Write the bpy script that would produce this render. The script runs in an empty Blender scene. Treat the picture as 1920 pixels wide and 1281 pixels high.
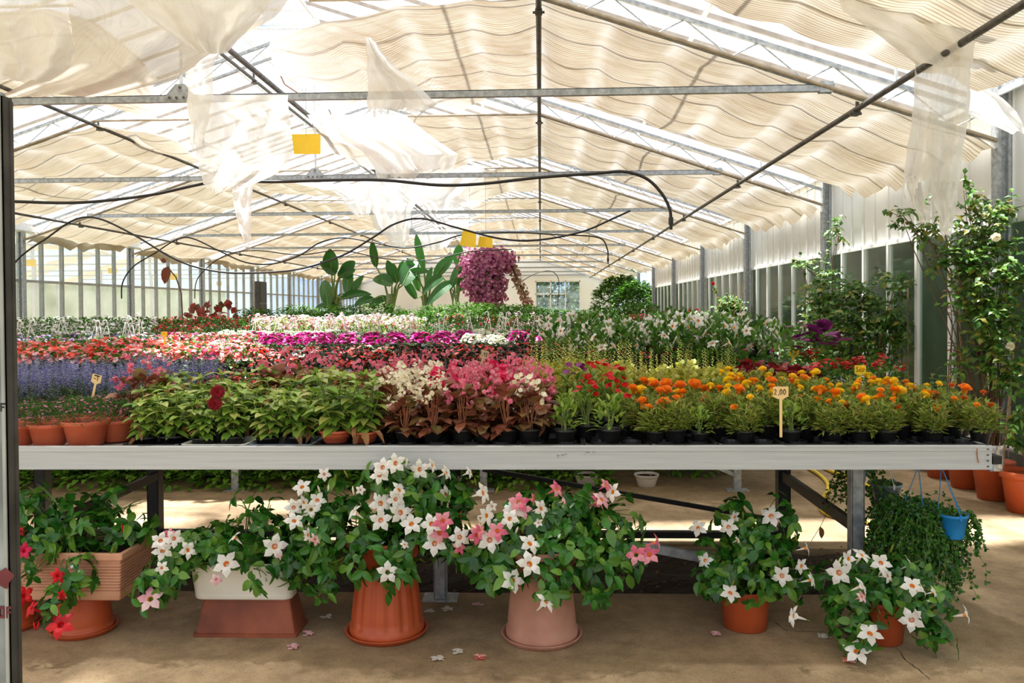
import bpy, math, random
from mathutils import Vector, Matrix, Euler, noise
PI = math.pi
rnd = random.Random(7)
scene = bpy.context.scene
COL = scene.collection
R = math.radians
# ------------------------------------------------------------------ camera
FPX, CAMZ = 1500.0, 1.5
ROT = Matrix.Rotation(R(2.05), 3, 'Z') @ Matrix.Rotation(R(90 - 0.86), 3, 'X') @ Matrix.Rotation(R(-0.40), 3, 'Z')
CAM = Vector((0, 0, CAMZ))
PPX, PPY = 960.0, 602.0
def P(px, py, Y):
    """point at depth Y (metres down the greenhouse) seen at a spot of the photograph"""
    d = ROT @ Vector(((px - PPX) / FPX, -(py - PPY) / FPX, -1.0))
    return CAM + d * (Y / d.y)
cam_d = bpy.data.cameras.new('camera')
cam_d.sensor_width = 36.0
cam_d.lens = FPX / 1920 * 36.0
cam_d.shift_y = -(640.5 - PPY) / 1920
cam_d.clip_start = 0.05; cam_d.clip_end = 400
cam = bpy.data.objects.new('camera', cam_d)
COL.objects.link(cam)
cam.matrix_world = Matrix.Translation(CAM) @ ROT.to_4x4()
scene.camera = cam
# ------------------------------------------------------------------ materials
def lin(c):
    o = []
    for v in c[:3]:
        v = v / 255.0
        o.append(v / 12.92 if v <= .04045 else ((v + .055) / 1.055) ** 2.4)
    return (o[0], o[1], o[2], 1.0)
MATS = {}
def newmat(name):
    m = bpy.data.materials.new(name); m.use_nodes = True
    nt = m.node_tree
    for n in list(nt.nodes): nt.nodes.remove(n)
    return m, nt
def N(nt, t, **kw):
    n = nt.nodes.new(t)
    for k, v in kw.items():
        if k.startswith('i_'):
            k = k[2:]; n.inputs[int(k) if k.isdigit() else k.replace('_', ' ')].default_value = v
        else: setattr(n, k, v)
    return n
def ramp(nt, fac, stops):
    r = N(nt, 'ShaderNodeValToRGB')
    e = r.color_ramp.elements
    while len(e) < len(stops): e.new(0.5)
    for k, (p, c) in enumerate(stops):
        e[k].position = p; e[k].color = c if len(c) == 4 else lin(c)
    nt.links.new(fac, r.inputs[0]); return r.outputs[0]
def surf(name, c1, c2=None, rough=.6, scale=8, metal=0, bump=0, detail=4, spec=.5, stops=(.35, .7), coord='Object', stretch=None):
    """plain surface with a noise of two colours"""
    if name in MATS: return MATS[name]
    m, nt = newmat(name)
    b = N(nt, 'ShaderNodeBsdfPrincipled'); out = N(nt, 'ShaderNodeOutputMaterial')
    nt.links.new(b.outputs[0], out.inputs[0])
    b.inputs['Roughness'].default_value = rough; b.inputs['Metallic'].default_value = metal
    b.inputs['Specular IOR Level'].default_value = spec
    b.inputs['Base Color'].default_value = lin(c1)
    if c2:
        tc = N(nt, 'ShaderNodeTexCoord'); n = N(nt, 'ShaderNodeTexNoise', i_Scale=scale, i_Detail=detail)
        src = tc.outputs[coord]
        if stretch:
            mp = N(nt, 'ShaderNodeMapping'); mp.inputs['Scale'].default_value = stretch
            nt.links.new(src, mp.inputs[0]); src = mp.outputs[0]
        nt.links.new(src, n.inputs['Vector'])
        nt.links.new(ramp(nt, n.outputs[0], [(stops[0], c1), (stops[1], c2)]), b.inputs['Base Color'])
        if bump:
            bp = N(nt, 'ShaderNodeBump', i_Strength=bump, i_Distance=.02)
            nt.links.new(n.outputs[0], bp.inputs['Height']); nt.links.new(bp.outputs[0], b.inputs['Normal'])
    MATS[name] = m; return m
def leafm(name, cols, rough=.42, transl=.3, spec=.4):
    """leaf or petal: every leaf takes its own tone from the list, light shines through a little"""
    if name in MATS: return MATS[name]
    m, nt = newmat(name)
    b = N(nt, 'ShaderNodeBsdfPrincipled', i_Roughness=rough); out = N(nt, 'ShaderNodeOutputMaterial')
    b.inputs['Specular IOR Level'].default_value = spec
    t = N(nt, 'ShaderNodeBsdfTranslucent'); mx = N(nt, 'ShaderNodeMixShader', i_0=transl)
    g = N(nt, 'ShaderNodeNewGeometry')
    k = len(cols)
    c = ramp(nt, g.outputs['Random Per Island'], [((i + .0) / max(1, k - 1) if k > 1 else 0, c) for i, c in enumerate(cols)])
    nt.links.new(c, b.inputs['Base Color'])
    nt.links.new(c, t.inputs[0])
    nt.links.new(b.outputs[0], mx.inputs[1]); nt.links.new(t.outputs[0], mx.inputs[2])
    nt.links.new(mx.outputs[0], out.inputs[0])
    MATS[name] = m; return m
# ------------------------------------------------------------------ mesh builder
def frame_to(d, up=Vector((0, 0, 1))):
    d = d.normalized(); x = d.cross(up)
    if x.length < 1e-4: x = Vector((1, 0, 0))
    x.normalize(); return x, d, x.cross(d)      # side, forward, normal
class MB:
    def __init__(s): s.v = []; s.f = []; s.m = []; s.sm = False
    def add(s, vs, fs, mi=0):
        o = len(s.v); s.v += [tuple(p) for p in vs]
        for f in fs: s.f.append(tuple(i + o for i in f)); s.m.append(mi)
    def box(s, a, b, mi=0, M=None):
        x0, y0, z0 = a; x1, y1, z1 = b
        vs = [Vector(p) for p in ((x0,y0,z0),(x1,y0,z0),(x1,y1,z0),(x0,y1,z0),(x0,y0,z1),(x1,y0,z1),(x1,y1,z1),(x0,y1,z1))]
        if M: vs = [M @ p for p in vs]
        s.add(vs, [(0,3,2,1),(4,5,6,7),(0,1,5,4),(1,2,6,5),(2,3,7,6),(3,0,4,7)], mi)
    def bar(s, a, b, w, h, mi=0):
        """rectangular bar from a to b"""
        a = Vector(a); b = Vector(b); x, d, n = frame_to(b - a)
        vs = []
        for p in (a, b):
            for sx, sz in ((-1,-1),(1,-1),(1,1),(-1,1)): vs.append(p + x * sx * w / 2 + n * sz * h / 2)
        s.add(vs, [(0,1,2,3),(7,6,5,4),(0,4,5,1),(1,5,6,2),(2,6,7,3),(3,7,4,0)], mi)
    def tube(s, pts, r, n=6, mi=0, cap=True):
        pts = [Vector(p) for p in pts]; k = len(pts)
        rs = r if isinstance(r, (list, tuple)) else [r] * k
        vs = []; fs = []; ref = None
        for i, p in enumerate(pts):
            d = (pts[min(i + 1, k - 1)] - pts[max(i - 1, 0)])
            if d.length < 1e-7: d = Vector((0, 0, 1))
            d.normalize()
            if ref is None:
                ref = Vector((0, 0, 1)) if abs(d.z) < .9 else Vector((1, 0, 0))
                ref = (ref - d * ref.dot(d)).normalized()
            else:
                ref = ref - d * ref.dot(d)
                ref = ref.normalized() if ref.length > 1e-6 else Vector((1, 0, 0))
            q = d.cross(ref)
            for j in range(n):
                a = 2 * PI * j / n
                vs.append(p + (ref * math.cos(a) + q * math.sin(a)) * rs[i])
        for i in range(k - 1):
            for j in range(n):
                fs.append((i*n + j, i*n + (j+1) % n, (i+1)*n + (j+1) % n, (i+1)*n + j))
        if cap: fs.append(tuple(range(n - 1, -1, -1))); fs.append(tuple((k-1)*n + j for j in range(n)))
        s.add(vs, fs, mi)
    def lathe(s, prof, n=28, c=(0, 0, 0), mi=0, flute=None, sx=1, sy=1):
        """prof: list of (radius, z); flute(k_angle, z)-> radius factor"""
        vs = []; fs = []; c = Vector(c)
        for (r, z) in prof:
            for j in range(n):
                a = 2 * PI * j / n; rr = r * (flute(a, z) if flute else 1)
                vs.append(c + Vector((math.cos(a) * rr * sx, math.sin(a) * rr * sy, z)))
        for i in range(len(prof) - 1):
            for j in range(n):
                fs.append((i*n + j, i*n + (j+1) % n, (i+1)*n + (j+1) % n, (i+1)*n + j))
        if prof[0][0] > 1e-5: fs.append(tuple(range(n - 1, -1, -1)))
        if prof[-1][0] > 1e-5: fs.append(tuple((len(prof)-1)*n + j for j in range(n)))
        s.add(vs, fs, mi)
    def leaf(s, p, d, up, L, W, mi=0, fold=.25, droop=.25, seg=3, shape=1.0):
        """a leaf blade from p along d; folded on its midrib, bending down"""
        x, d, n = frame_to(d, up)
        vs = []; fs = []
        for i in range(seg + 1):
            t = i / seg
            w = W / 2 * (math.sin(PI * (t ** (.8 * shape)) * .94 + .06) ** .75 if 0 < i < seg else (.12 if i == 0 else .02))
            c = p + d * (L * t) - n * (droop * L * t * t) - Vector((0, 0, 1)) * (droop * .5 * L * t * t)
            e = n * (fold * w)
            vs += [c - x * w + e, c, c + x * w + e]
        for i in range(seg):
            a = i * 3; fs += [(a, a+1, a+4, a+3), (a+1, a+2, a+5, a+4)]
        s.add(vs, fs, mi)
    def card(s, p, d, up, L, W, mi=0, fold=.3):
        """small leaf of four points"""
        x, d, n = frame_to(d, up)
        s.add([p, p + d*L*.5 - x*W*.5 + n*W*fold*.5, p + d*L - n*L*.15, p + d*L*.5 + x*W*.5 + n*W*fold*.5], [(0, 3, 2), (0, 2, 1)], mi)
    def petals(s, p, nrm, k, r, cup=.2, mi=0, w=1.0, a0=None, back=0.):
        """k broad petals round p facing nrm"""
        x, d, n = frame_to(nrm); y = n
        a0 = rnd.random() * 6.3 if a0 is None else a0
        for i in range(k):
            a = a0 + 2 * PI * i / k
            e = x * math.cos(a) + y * math.sin(a); g = x * -math.sin(a) + y * math.cos(a)
            ww = r * PI / k * w
            s.add([p - d * back, p + e*r*.55 - g*ww*.9 + d*r*cup*.6, p + e*r*.97 - g*ww*.55 + d*r*cup, p + e*r*.97 + g*ww*.55 + d*r*cup, p + e*r*.55 + g*ww*.9 + d*r*cup*.6],
                  [(0, 1, 2, 3, 4)], mi)
    def mesh(s, name, mats, smooth=False):
        me = bpy.data.meshes.new(name); me.from_pydata(s.v, [], s.f)
        for m in (mats if isinstance(mats, (list, tuple)) else [mats]): me.materials.append(m)
        if len(set(s.m)) > 1 or (s.m and s.m[0]): me.polygons.foreach_set('material_index', s.m)
        if smooth: me.polygons.foreach_set('use_smooth', [True] * len(me.polygons))
        me.update(); return me
    def build(s, name, mats, parent=None, smooth=False, loc=None):
        o = bpy.data.objects.new(name, s.mesh(name, mats, smooth)); COL.objects.link(o)
        if parent: o.parent = parent
        if loc is not None: o.location = loc
        return o
LONG = set()
def tag(o, label, cat, group=None, kind=None):
    if label: o['label'] = label
    if label and len(label.replace('-', ' ').split()) > 16 and label not in LONG: LONG.add(label); print('LONG', label)
    if cat: o['category'] = cat
    if group: o['group'] = group
    if kind: o['kind'] = kind
    return o
def thing(name, label, cat, loc=(0, 0, 0), rz=0, group=None, sc=1):
    o = bpy.data.objects.new(name, None); COL.objects.link(o)
    o.empty_display_size = .05
    o.location = loc; o.rotation_euler = (0, 0, rz); o.scale = (sc, sc, sc)
    return tag(o, label, cat, group)
def struct(o): o['kind'] = 'structure'; return o
def local(mb, root):
    """shift a builder's world points into the frame of an unrotated thing"""
    l = Vector(root.location); mb.v = [tuple(Vector(p) - l) for p in mb.v]; return mb
ORD = ['first','second','third','fourth','fifth','sixth','seventh','eighth','ninth','tenth','eleventh','twelfth','thirteenth','fourteenth','fifteenth','sixteenth','seventeenth','eighteenth','nineteenth','twentieth','twenty-first','twenty-second','twenty-third','twenty-fourth','twenty-fifth','twenty-sixth','twenty-seventh','twenty-eighth','twenty-ninth','thirtieth','thirty-first','thirty-second','thirty-third','thirty-fourth','thirty-fifth','thirty-sixth','thirty-seventh','thirty-eighth','thirty-ninth','fortieth']
def rv(a=1.0): return Vector((rnd.uniform(-a, a), rnd.uniform(-a, a), rnd.uniform(-a, a)))
def rdir():
    while True:
        v = rv()
        if .05 < v.length < 1: return v.normalized()
# ------------------------------------------------------------------ shared materials
M_steel = surf('galvanised steel', (140,146,150), (184,188,190), rough=.45, metal=.25, scale=25)
M_steel_l = surf('pale galvanised steel', (204,208,210), (224,227,228), rough=.5, metal=.05, scale=20)
M_dsteel = surf('dark weathered steel', (74,72,70), (112,108,104), rough=.5, metal=.5, scale=20)
M_black = surf('black painted and shaded steel', (22,22,24), (34,33,33), rough=.5, scale=30)
M_alu = surf('brushed aluminium', (176,180,182), (194,197,198), rough=.55, metal=.1, scale=6, stretch=(.4, 1, 14), stops=(.3, .75))
M_rubber = surf('black hose', (26,25,25), rough=.5)
M_white = surf('white painted metal', (222,224,222), (234,235,233), rough=.6, scale=3)
M_blackpl = surf('black plastic', (20,20,22), (32,32,34), rough=.42, scale=20)
M_terr = surf('orange terracotta plastic', (176,74,34), (192,88,44), rough=.5, scale=6)
M_terr2 = surf('terracotta plastic pot', (178,80,52), (196,98,66), rough=.55, scale=8)
M_pink = surf('pale fired terracotta', (176,122,100), (200,146,122), rough=.75, scale=7, bump=.05)
M_box = surf('light terracotta planter', (196,142,112), (214,164,134), rough=.8, scale=8, bump=.05)
M_brick = surf('red brown terracotta', (112,54,34), (158,84,54), rough=.6, scale=5)
M_cream = surf('cream plastic planter', (214,210,196), (224,221,210), rough=.45, scale=5)
M_soil = surf('potting soil', (36,26,20), (70,52,38), rough=.95, scale=60, bump=.6)
M_wood = surf('bamboo cane', (150,116,80), (182,150,112), rough=.7, scale=20)
M_stem = surf('green stem', (86,110,48), (120,140,70), rough=.6, scale=30)
M_bstem = surf('woody stem', (84,60,42), (110,84,58), rough=.8, scale=30)
M_tag = surf('price tag cream', (232,196,132), (240,206,146), rough=.6, scale=6)
M_tagy = surf('price tag yellow', (240,200,30), (244,206,44), rough=.6, scale=6)
M_ink = surf('marker ink', (20,18,16), rough=.7)
M_strap = surf('yellow sticky card', (240,196,24), (248,208,40), rough=.4, scale=3)
M_wplas = surf('white plastic hanger', (236,232,228), rough=.4)
M_yhose = surf('yellow hose', (238,206,60), (226,190,50), rough=.4, scale=12)
M_blue = surf('blue plastic', (30,130,200), (40,144,214), rough=.45, scale=8)
M_grey = surf('grey plastic pot', (128,140,148), (144,154,160), rough=.45, scale=5)
G_dark = leafm('dark glossy leaf', [(24,70,18),(40,100,26),(64,128,38),(30,84,24),(112,158,54),(34,78,22)], rough=.27, transl=.25, spec=.5)
G_mid = leafm('mid green leaf', [(40,84,24),(72,118,36),(98,138,48),(58,100,34)], rough=.45, transl=.3)
G_light = leafm('light green leaf', [(78,120,36),(120,156,54),(160,180,78),(96,136,46)], rough=.45, transl=.3)
G_lime = leafm('yellow green leaf', [(150,158,48),(184,180,70),(120,130,40),(170,150,66)], rough=.5, transl=.35)
G_hydr = leafm('hydrangea leaf', [(92,136,40),(132,170,62),(168,194,84),(110,152,54),(186,190,104),(120,150,60)], rough=.4, transl=.3)
G_bronze = leafm('bronze begonia leaf', [(100,50,36),(136,76,54),(160,104,76),(114,60,44),(128,116,62),(150,80,66)], rough=.3, transl=.25, spec=.6)
G_ink = leafm('near black leaf', [(22,40,24),(36,56,34),(48,40,34),(26,48,28)], rough=.4, transl=.15)
G_grey = leafm('grey green leaf', [(70,92,62),(98,118,80),(84,108,66)], rough=.6, transl=.25)
G_fern = leafm('feathery marigold leaf', [(96,128,40),(138,160,60),(172,172,90),(112,142,48),(150,124,76)], rough=.5, transl=.3)
G_dry = leafm('dry leaf', [(150,100,60),(176,130,86),(120,76,44)], rough=.7, transl=.3)
G_colred = leafm('red coleus leaf', [(88,18,26),(126,30,34),(160,44,36),(70,14,30)], rough=.45, transl=.25)
G_hedge = leafm('hedge leaf', [(34,74,14),(58,106,22),(92,138,34),(44,88,18)], rough=.5, transl=.3, spec=.2)
G_rose = leafm('rose leaf', [(44,84,28),(72,116,42),(108,146,56),(58,98,36),(156,146,58)], rough=.4, transl=.3)
G_ban = leafm('banana leaf', [(28,72,26),(44,96,36),(66,118,50)], rough=.3, transl=.3, spec=.5)
G_tree = leafm('outdoor foliage', [(50,84,30),(86,122,48),(122,152,70),(62,98,36)], rough=.5, transl=.3)
F_white = leafm('white petal', [(238,236,230),(246,244,240),(232,228,218)], rough=.5, transl=.35)
F_cream = leafm('creamy petal', [(240,234,206),(250,246,226),(226,210,170)], rough=.5, transl=.35)
F_pink = leafm('pink petal', [(228,110,140),(238,142,162),(214,84,118),(236,168,176)], rough=.5, transl=.35)
F_palepink = leafm('pale pink petal', [(246,196,204),(252,222,224),(240,168,184)], rough=.5, transl=.35)
F_red = leafm('red petal', [(196,16,30),(222,34,40),(170,10,28)], rough=.5, transl=.3)
F_orred = leafm('scarlet petal', [(232,52,32),(240,84,48),(214,36,36)], rough=.5, transl=.3)
F_salmon = leafm('salmon petal', [(244,120,104),(250,158,140),(234,84,84),(252,190,176)], rough=.5, transl=.35)
F_mag = leafm('magenta petal', [(196,20,130),(214,40,150),(170,16,120)], rough=.5, transl=.35)
F_hot = leafm('hot pink petal', [(226,30,90),(240,60,112),(206,20,84)], rough=.5, transl=.35)
F_viol = leafm('violet salvia floret', [(92,84,176),(124,120,192),(150,154,186),(184,188,196),(76,66,156),(110,120,130)], rough=.6, transl=.3)
F_purp = leafm('purple petal', [(110,30,100),(140,48,120),(90,20,84)], rough=.5, transl=.3)
F_orange = leafm('orange marigold petal', [(240,130,16),(246,150,28),(228,106,10)], rough=.5, transl=.3)
F_dorange = leafm('burnt orange marigold petal', [(206,86,12),(232,112,18),(176,64,14)], rough=.5, transl=.3)
F_yellow = leafm('yellow marigold petal', [(240,200,20),(248,214,50),(232,182,14)], rough=.5, transl=.3)
F_lemon = leafm('pale lemon marigold petal', [(236,230,150),(244,240,180),(220,212,140)], rough=.5, transl=.3)
F_oryel = leafm('mixed marigold petal', [(244,170,20),(236,120,18),(248,196,40)], rough=.5, transl=.3)
M_throat = surf('orange throat', (226,140,30), rough=.6)
F_boug = leafm('bougainvillea bract', [(150,60,110),(178,86,136),(208,132,160),(126,44,92),(214,160,170)], rough=.55, transl=.35)
F_dkred = leafm('dark red petal', [(120,10,24),(150,16,30),(96,6,18)], rough=.5, transl=.25)
SKY, SUN, EXPO = .85, 13.5, .74
# ------------------------------------------------------------------ the greenhouse
def D(n): return 4 * (n + .66)
XR, XL, XC = 3.8, -9.75, -3.0
YE = D(10)
NB = 10
def zc(X):                       # line of the lower chord and of the curtains
    if X > 0: return 4.07 - .335 * X
    if X < -6: return 4.07 + .335 * (X + 6)
    return 4.07
def zb(X): return 4.07 - .335 * (abs(X - XC) - 3)      # lower chord, up to the ridge
def zr(X): return 4.50 - .33 * (abs(X - XC) - 3)      # roof glass
# floor: trodden concrete with damp green and dark stains
m, nt = newmat('stained concrete')
tc = N(nt, 'ShaderNodeTexCoord'); b = N(nt, 'ShaderNodeBsdfPrincipled', i_Roughness=.85); out = N(nt, 'ShaderNodeOutputMaterial')
n1 = N(nt, 'ShaderNodeTexNoise', i_Scale=.9, i_Detail=6.0, i_Roughness=.6); n2 = N(nt, 'ShaderNodeTexNoise', i_Scale=9.0, i_Detail=6.0, i_Roughness=.7)
n3 = N(nt, 'ShaderNodeTexNoise', i_Scale=90.0, i_Detail=3.0); n4 = N(nt, 'ShaderNodeTexNoise', i_Scale=1.7, i_Detail=5.0, i_Roughness=.65)
for n in (n1, n2, n3, n4): nt.links.new(tc.outputs['Object'], n.inputs['Vector'])
base = ramp(nt, n1.outputs[0], [(.3, (132,110,82)), (.55, (174,150,116)), (.75, (196,172,138))])
fine = ramp(nt, n2.outputs[0], [(.3, (150,140,126)), (.6, (250,246,240))])
mx = N(nt, 'ShaderNodeMix', data_type='RGBA', blend_type='MULTIPLY'); mx.inputs[0].default_value = .55
nt.links.new(base, mx.inputs[6]); nt.links.new(fine, mx.inputs[7])
mx2 = N(nt, 'ShaderNodeMix', data_type='RGBA'); mx2.inputs[7].default_value = lin((92,84,50))
nt.links.new(ramp(nt, n4.outputs[0], [(.50, (0,0,0)), (.68, (150,150,150))]), mx2.inputs[0])
nt.links.new(mx.outputs[2], mx2.inputs[6])
mx3 = N(nt, 'ShaderNodeMix', data_type='RGBA', blend_type='MULTIPLY'); mx3.inputs[0].default_value = .25
nt.links.new(ramp(nt, n3.outputs[0], [(.35, (140,132,120)), (.5, (255,255,255))]), mx3.inputs[7]); nt.links.new(mx2.outputs[2], mx3.inputs[6])
nt.links.new(mx3.outputs[2], b.inputs['Base Color'])
bp = N(nt, 'ShaderNodeBump', i_Strength=.35, i_Distance=.01); nt.links.new(n2.outputs[0], bp.inputs['Height']); nt.links.new(bp.outputs[0], b.inputs['Normal'])
nt.links.new(b.outputs[0], out.inputs[0]); M_floor = m
fl = MB()
fl.box((XL-.05, -2.5, -.1), (XR+.1, 4.2, 0)); fl.box((XL-.05, 5.0, -.1), (XR+.1, YE+.1, 0)); fl.box((1.95, 4.2, -.1), (XR+.1, 5.0, 0)); fl.box((XL-.05, 4.2, -.12), (1.95, 5.0, -.07))
struct(fl.build('floor', M_floor))
ob = MB(); ob.box((-60, -20, -.3), (60, 120, -.13)); struct(ob.build('trim_ground', surf('outside ground', (96,104,66), (140,134,100), rough=.95, scale=.8)))
# cracks in the slab
crk = surf('crack', (52,46,38), rough=1)
for pts in (((1215,1040),(1245,1010),(1285,985)),) : pass
cm = MB()
def gz(px, py, z=0.0):
    d = ROT @ Vector(((px - PPX) / FPX, -(py - PPY) / FPX, -1.0)); return CAM + d * ((z - CAMZ) / d.z)
for pts in ([(1680,1214),(1700,1238),(1722,1256),(1748,1281)], [(1380,908),(1392,930),(1408,958)], [(1452,1168),(1475,1184),(1570,1186)]):
    q = []
    for a, b2 in zip(pts, pts[1:]):
        for t in (0, .25, .5, .75): q.append(gz(a[0]+(b2[0]-a[0])*t, a[1]+(b2[1]-a[1])*t) + Vector((rnd.uniform(-.006,.006), rnd.uniform(-.006,.006), .0012)))
    for i in range(len(q)-1):
        d = (q[i+1]-q[i]).normalized(); s_ = Vector((d.y, -d.x, 0)) * rnd.uniform(.0012, .003)
        cm.add([q[i]-s_, q[i]+s_, q[i+1]+s_, q[i+1]-s_], [(0,1,2,3)])
struct(cm.build('trim_cracks', crk))
# soil bed under the bench
sb = MB(); nx, ny = 90, 12
for j in range(ny+1):
    for i in range(nx+1):
        x = -5.5 + 7.45*i/nx; y = 4.2 + .8*j/ny
        sb.v.append((x, y, -.035 + .03*noise.noise(Vector((x*5, y*5, 0))) + .02*noise.noise(Vector((x*21, y*21, 3)))))
for j in range(ny):
    for i in range(nx): a = j*(nx+1)+i; sb.f.append((a, a+1, a+nx+2, a+nx+1)); sb.m.append(0)
struct(sb.build('floor_soil_bed', M_soil))
lit = MB()
for k in range(900):
    x = rnd.uniform(-3.2, 1.9); y = rnd.uniform(4.22, 4.98)
    lit.card(Vector((x, y, .0 + rnd.uniform(-.02, .02))), Vector((rnd.uniform(-1,1), rnd.uniform(-1,1), rnd.uniform(-.1,.35))), Vector((0,0,1)), rnd.uniform(.02,.05), rnd.uniform(.015,.03))
tag(lit.build('leaf_litter', leafm('litter leaf', [(70,48,34),(96,70,48),(52,36,28),(120,96,70)], rough=.9, transl=.1)), 'dry brown leaf litter on the dark soil strip under the front bench', 'leaf litter', kind='stuff')
# clear glass (roof: slightly milky)
def glassm(name, milk, col, tint=(235,242,245), var=.12, gloss=True, trans=.6):
    m, nt = newmat(name); out = N(nt, 'ShaderNodeOutputMaterial')
    t = N(nt, 'ShaderNodeBsdfTransparent'); t.inputs[0].default_value = lin(tint)
    d = N(nt, 'ShaderNodeBsdfDiffuse'); d.inputs[0].default_value = lin(col); tr = N(nt, 'ShaderNodeBsdfTranslucent'); tr.inputs[0].default_value = lin(col)
    g = N(nt, 'ShaderNodeBsdfGlossy', i_Roughness=.08); fr = N(nt, 'ShaderNodeFresnel', i_IOR=1.35)
    a = N(nt, 'ShaderNodeMixShader', i_0=trans); c = N(nt, 'ShaderNodeMixShader'); e = N(nt, 'ShaderNodeMixShader')
    tcn = N(nt, 'ShaderNodeTexCoord'); nn = N(nt, 'ShaderNodeTexNoise', i_Scale=2.5, i_Detail=5.0); nt.links.new(tcn.outputs['Object'], nn.inputs['Vector'])
    mr = N(nt, 'ShaderNodeMapRange', i_3=max(0, milk-var), i_4=milk+var); nt.links.new(nn.outputs[0], mr.inputs[0]); mr.inputs[1].default_value=.3; mr.inputs[2].default_value=.7
    nt.links.new(d.outputs[0], a.inputs[1]); nt.links.new(tr.outputs[0], a.inputs[2])
    nt.links.new(mr.outputs[0], c.inputs[0]); nt.links.new(t.outputs[0], c.inputs[1]); nt.links.new(a.outputs[0], c.inputs[2])
    nt.links.new(fr.outputs[0], e.inputs[0]); nt.links.new(c.outputs[0], e.inputs[1]); nt.links.new(g.outputs[0], e.inputs[2])
    nt.links.new((e if gloss else c).outputs[0], out.inputs[0]); return m
M_roofglass = glassm('whitewashed roof glass', .05, (250,250,252), (250,252,255), .02, False, .9)
M_glass = glassm('dusty window glass', .22, (150,172,140), var=.08, trans=.8)
M_glassc = glassm('hazy window glass', .08, (226,236,230), var=.05, gloss=False, trans=.9)
# roof glass: right slope, left slope with its open ridge vents
def slab(mb, x0, x1, y0, y1, f, th=.006):
    z0, z1 = f(x0), f(x1)
    mb.add([(x0,y0,z0),(x1,y0,z1),(x1,y1,z1),(x0,y1,z0),(x0,y0,z0+th),(x1,y0,z1+th),(x1,y1,z1+th),(x0,y1,z0+th)], [(0,3,2,1),(4,5,6,7),(0,1,5,4),(1,2,6,5),(2,3,7,6),(3,0,4,7)])
rg = MB(); slab(rg, XC, XR+.15, -2.5, YE, zr)
struct(rg.build('ceiling_right', M_roofglass))
rg = MB(); slab(rg, XL-.1, XC-1.35, -2.5, YE, zr)
struct(rg.build('ceiling_left', M_roofglass))
bars = MB()
for k in range(int((YE+2.5)/.6667)):
    y = -2.4 + k*.6667
    bars.bar((XC, y, zr(XC)-.02), (XR+.1, y, zr(XR+.1)-.02), .022, .04)
    bars.bar((XC-1.35, y, zr(XC-1.35)-.02), (XL-.05, y, zr(XL)-.02), .022, .04)
struct(bars.build('trim_glazing_bars', surf('glazing bar', (150,140,130), (180,172,164), rough=.6, scale=8)))
pur = MB()
for x in (XC, XC-1.35, -.9, 1.4, 3.7, -5.9, -8.0, -9.65):
    pur.box((x-.012, -2.5, zr(x)-.09), (x+.012, YE, zr(x)-.045))
struct(pur.build('trim_purlins', M_steel_l))
# ridge vents, opened almost level, hinged at the ridge
for k in range(0, 7):
    y0 = -.8 + k*6.05; y1 = y0 + 5.9
    if y1 > YE: break
    v = thing('roof_vent', 'open ridge roof vent with pale glazing bars, %s from the front' % ORD[k], 'roof vent', (XC, y0, zr(XC)+.02), group='open vents along the ridge')
    g = MB(); L = 1.34; H = .03
    g.add([(0,0,0),(-L,0,H),(-L,y1-y0,H),(0,y1-y0,0),(0,0,.006),(-L,0,H+.006),(-L,y1-y0,H+.006),(0,y1-y0,.006)], [(0,3,2,1),(4,5,6,7),(0,1,5,4),(1,2,6,5),(2,3,7,6),(3,0,4,7)])
    g.build('pane', M_roofglass, v)
    f = MB()
    for q in range(12): yy = .02 + q*(y1-y0-.04)/11; f.bar((0, yy, -.015), (-L, yy, H-.015), .022, .028)
    f.bar((-L, 0, H-.01), (-L, y1-y0, H-.01), .03, .045); f.bar((-.02, 0, -.01), (-.02, y1-y0, -.01), .03, .045)
    f.build('frame', M_steel_l, v)
    for yy in (1.2, 4.6):
        a = MB(); a.tube([(-1.2, yy, H-.03), (-1.0, yy, -.45), (-.75, yy, -.62)], .012, 6); a.build('opening_arm', surf('rusty steel', (120,84,66), (150,120,100), rough=.7, scale=20), v)
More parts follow.
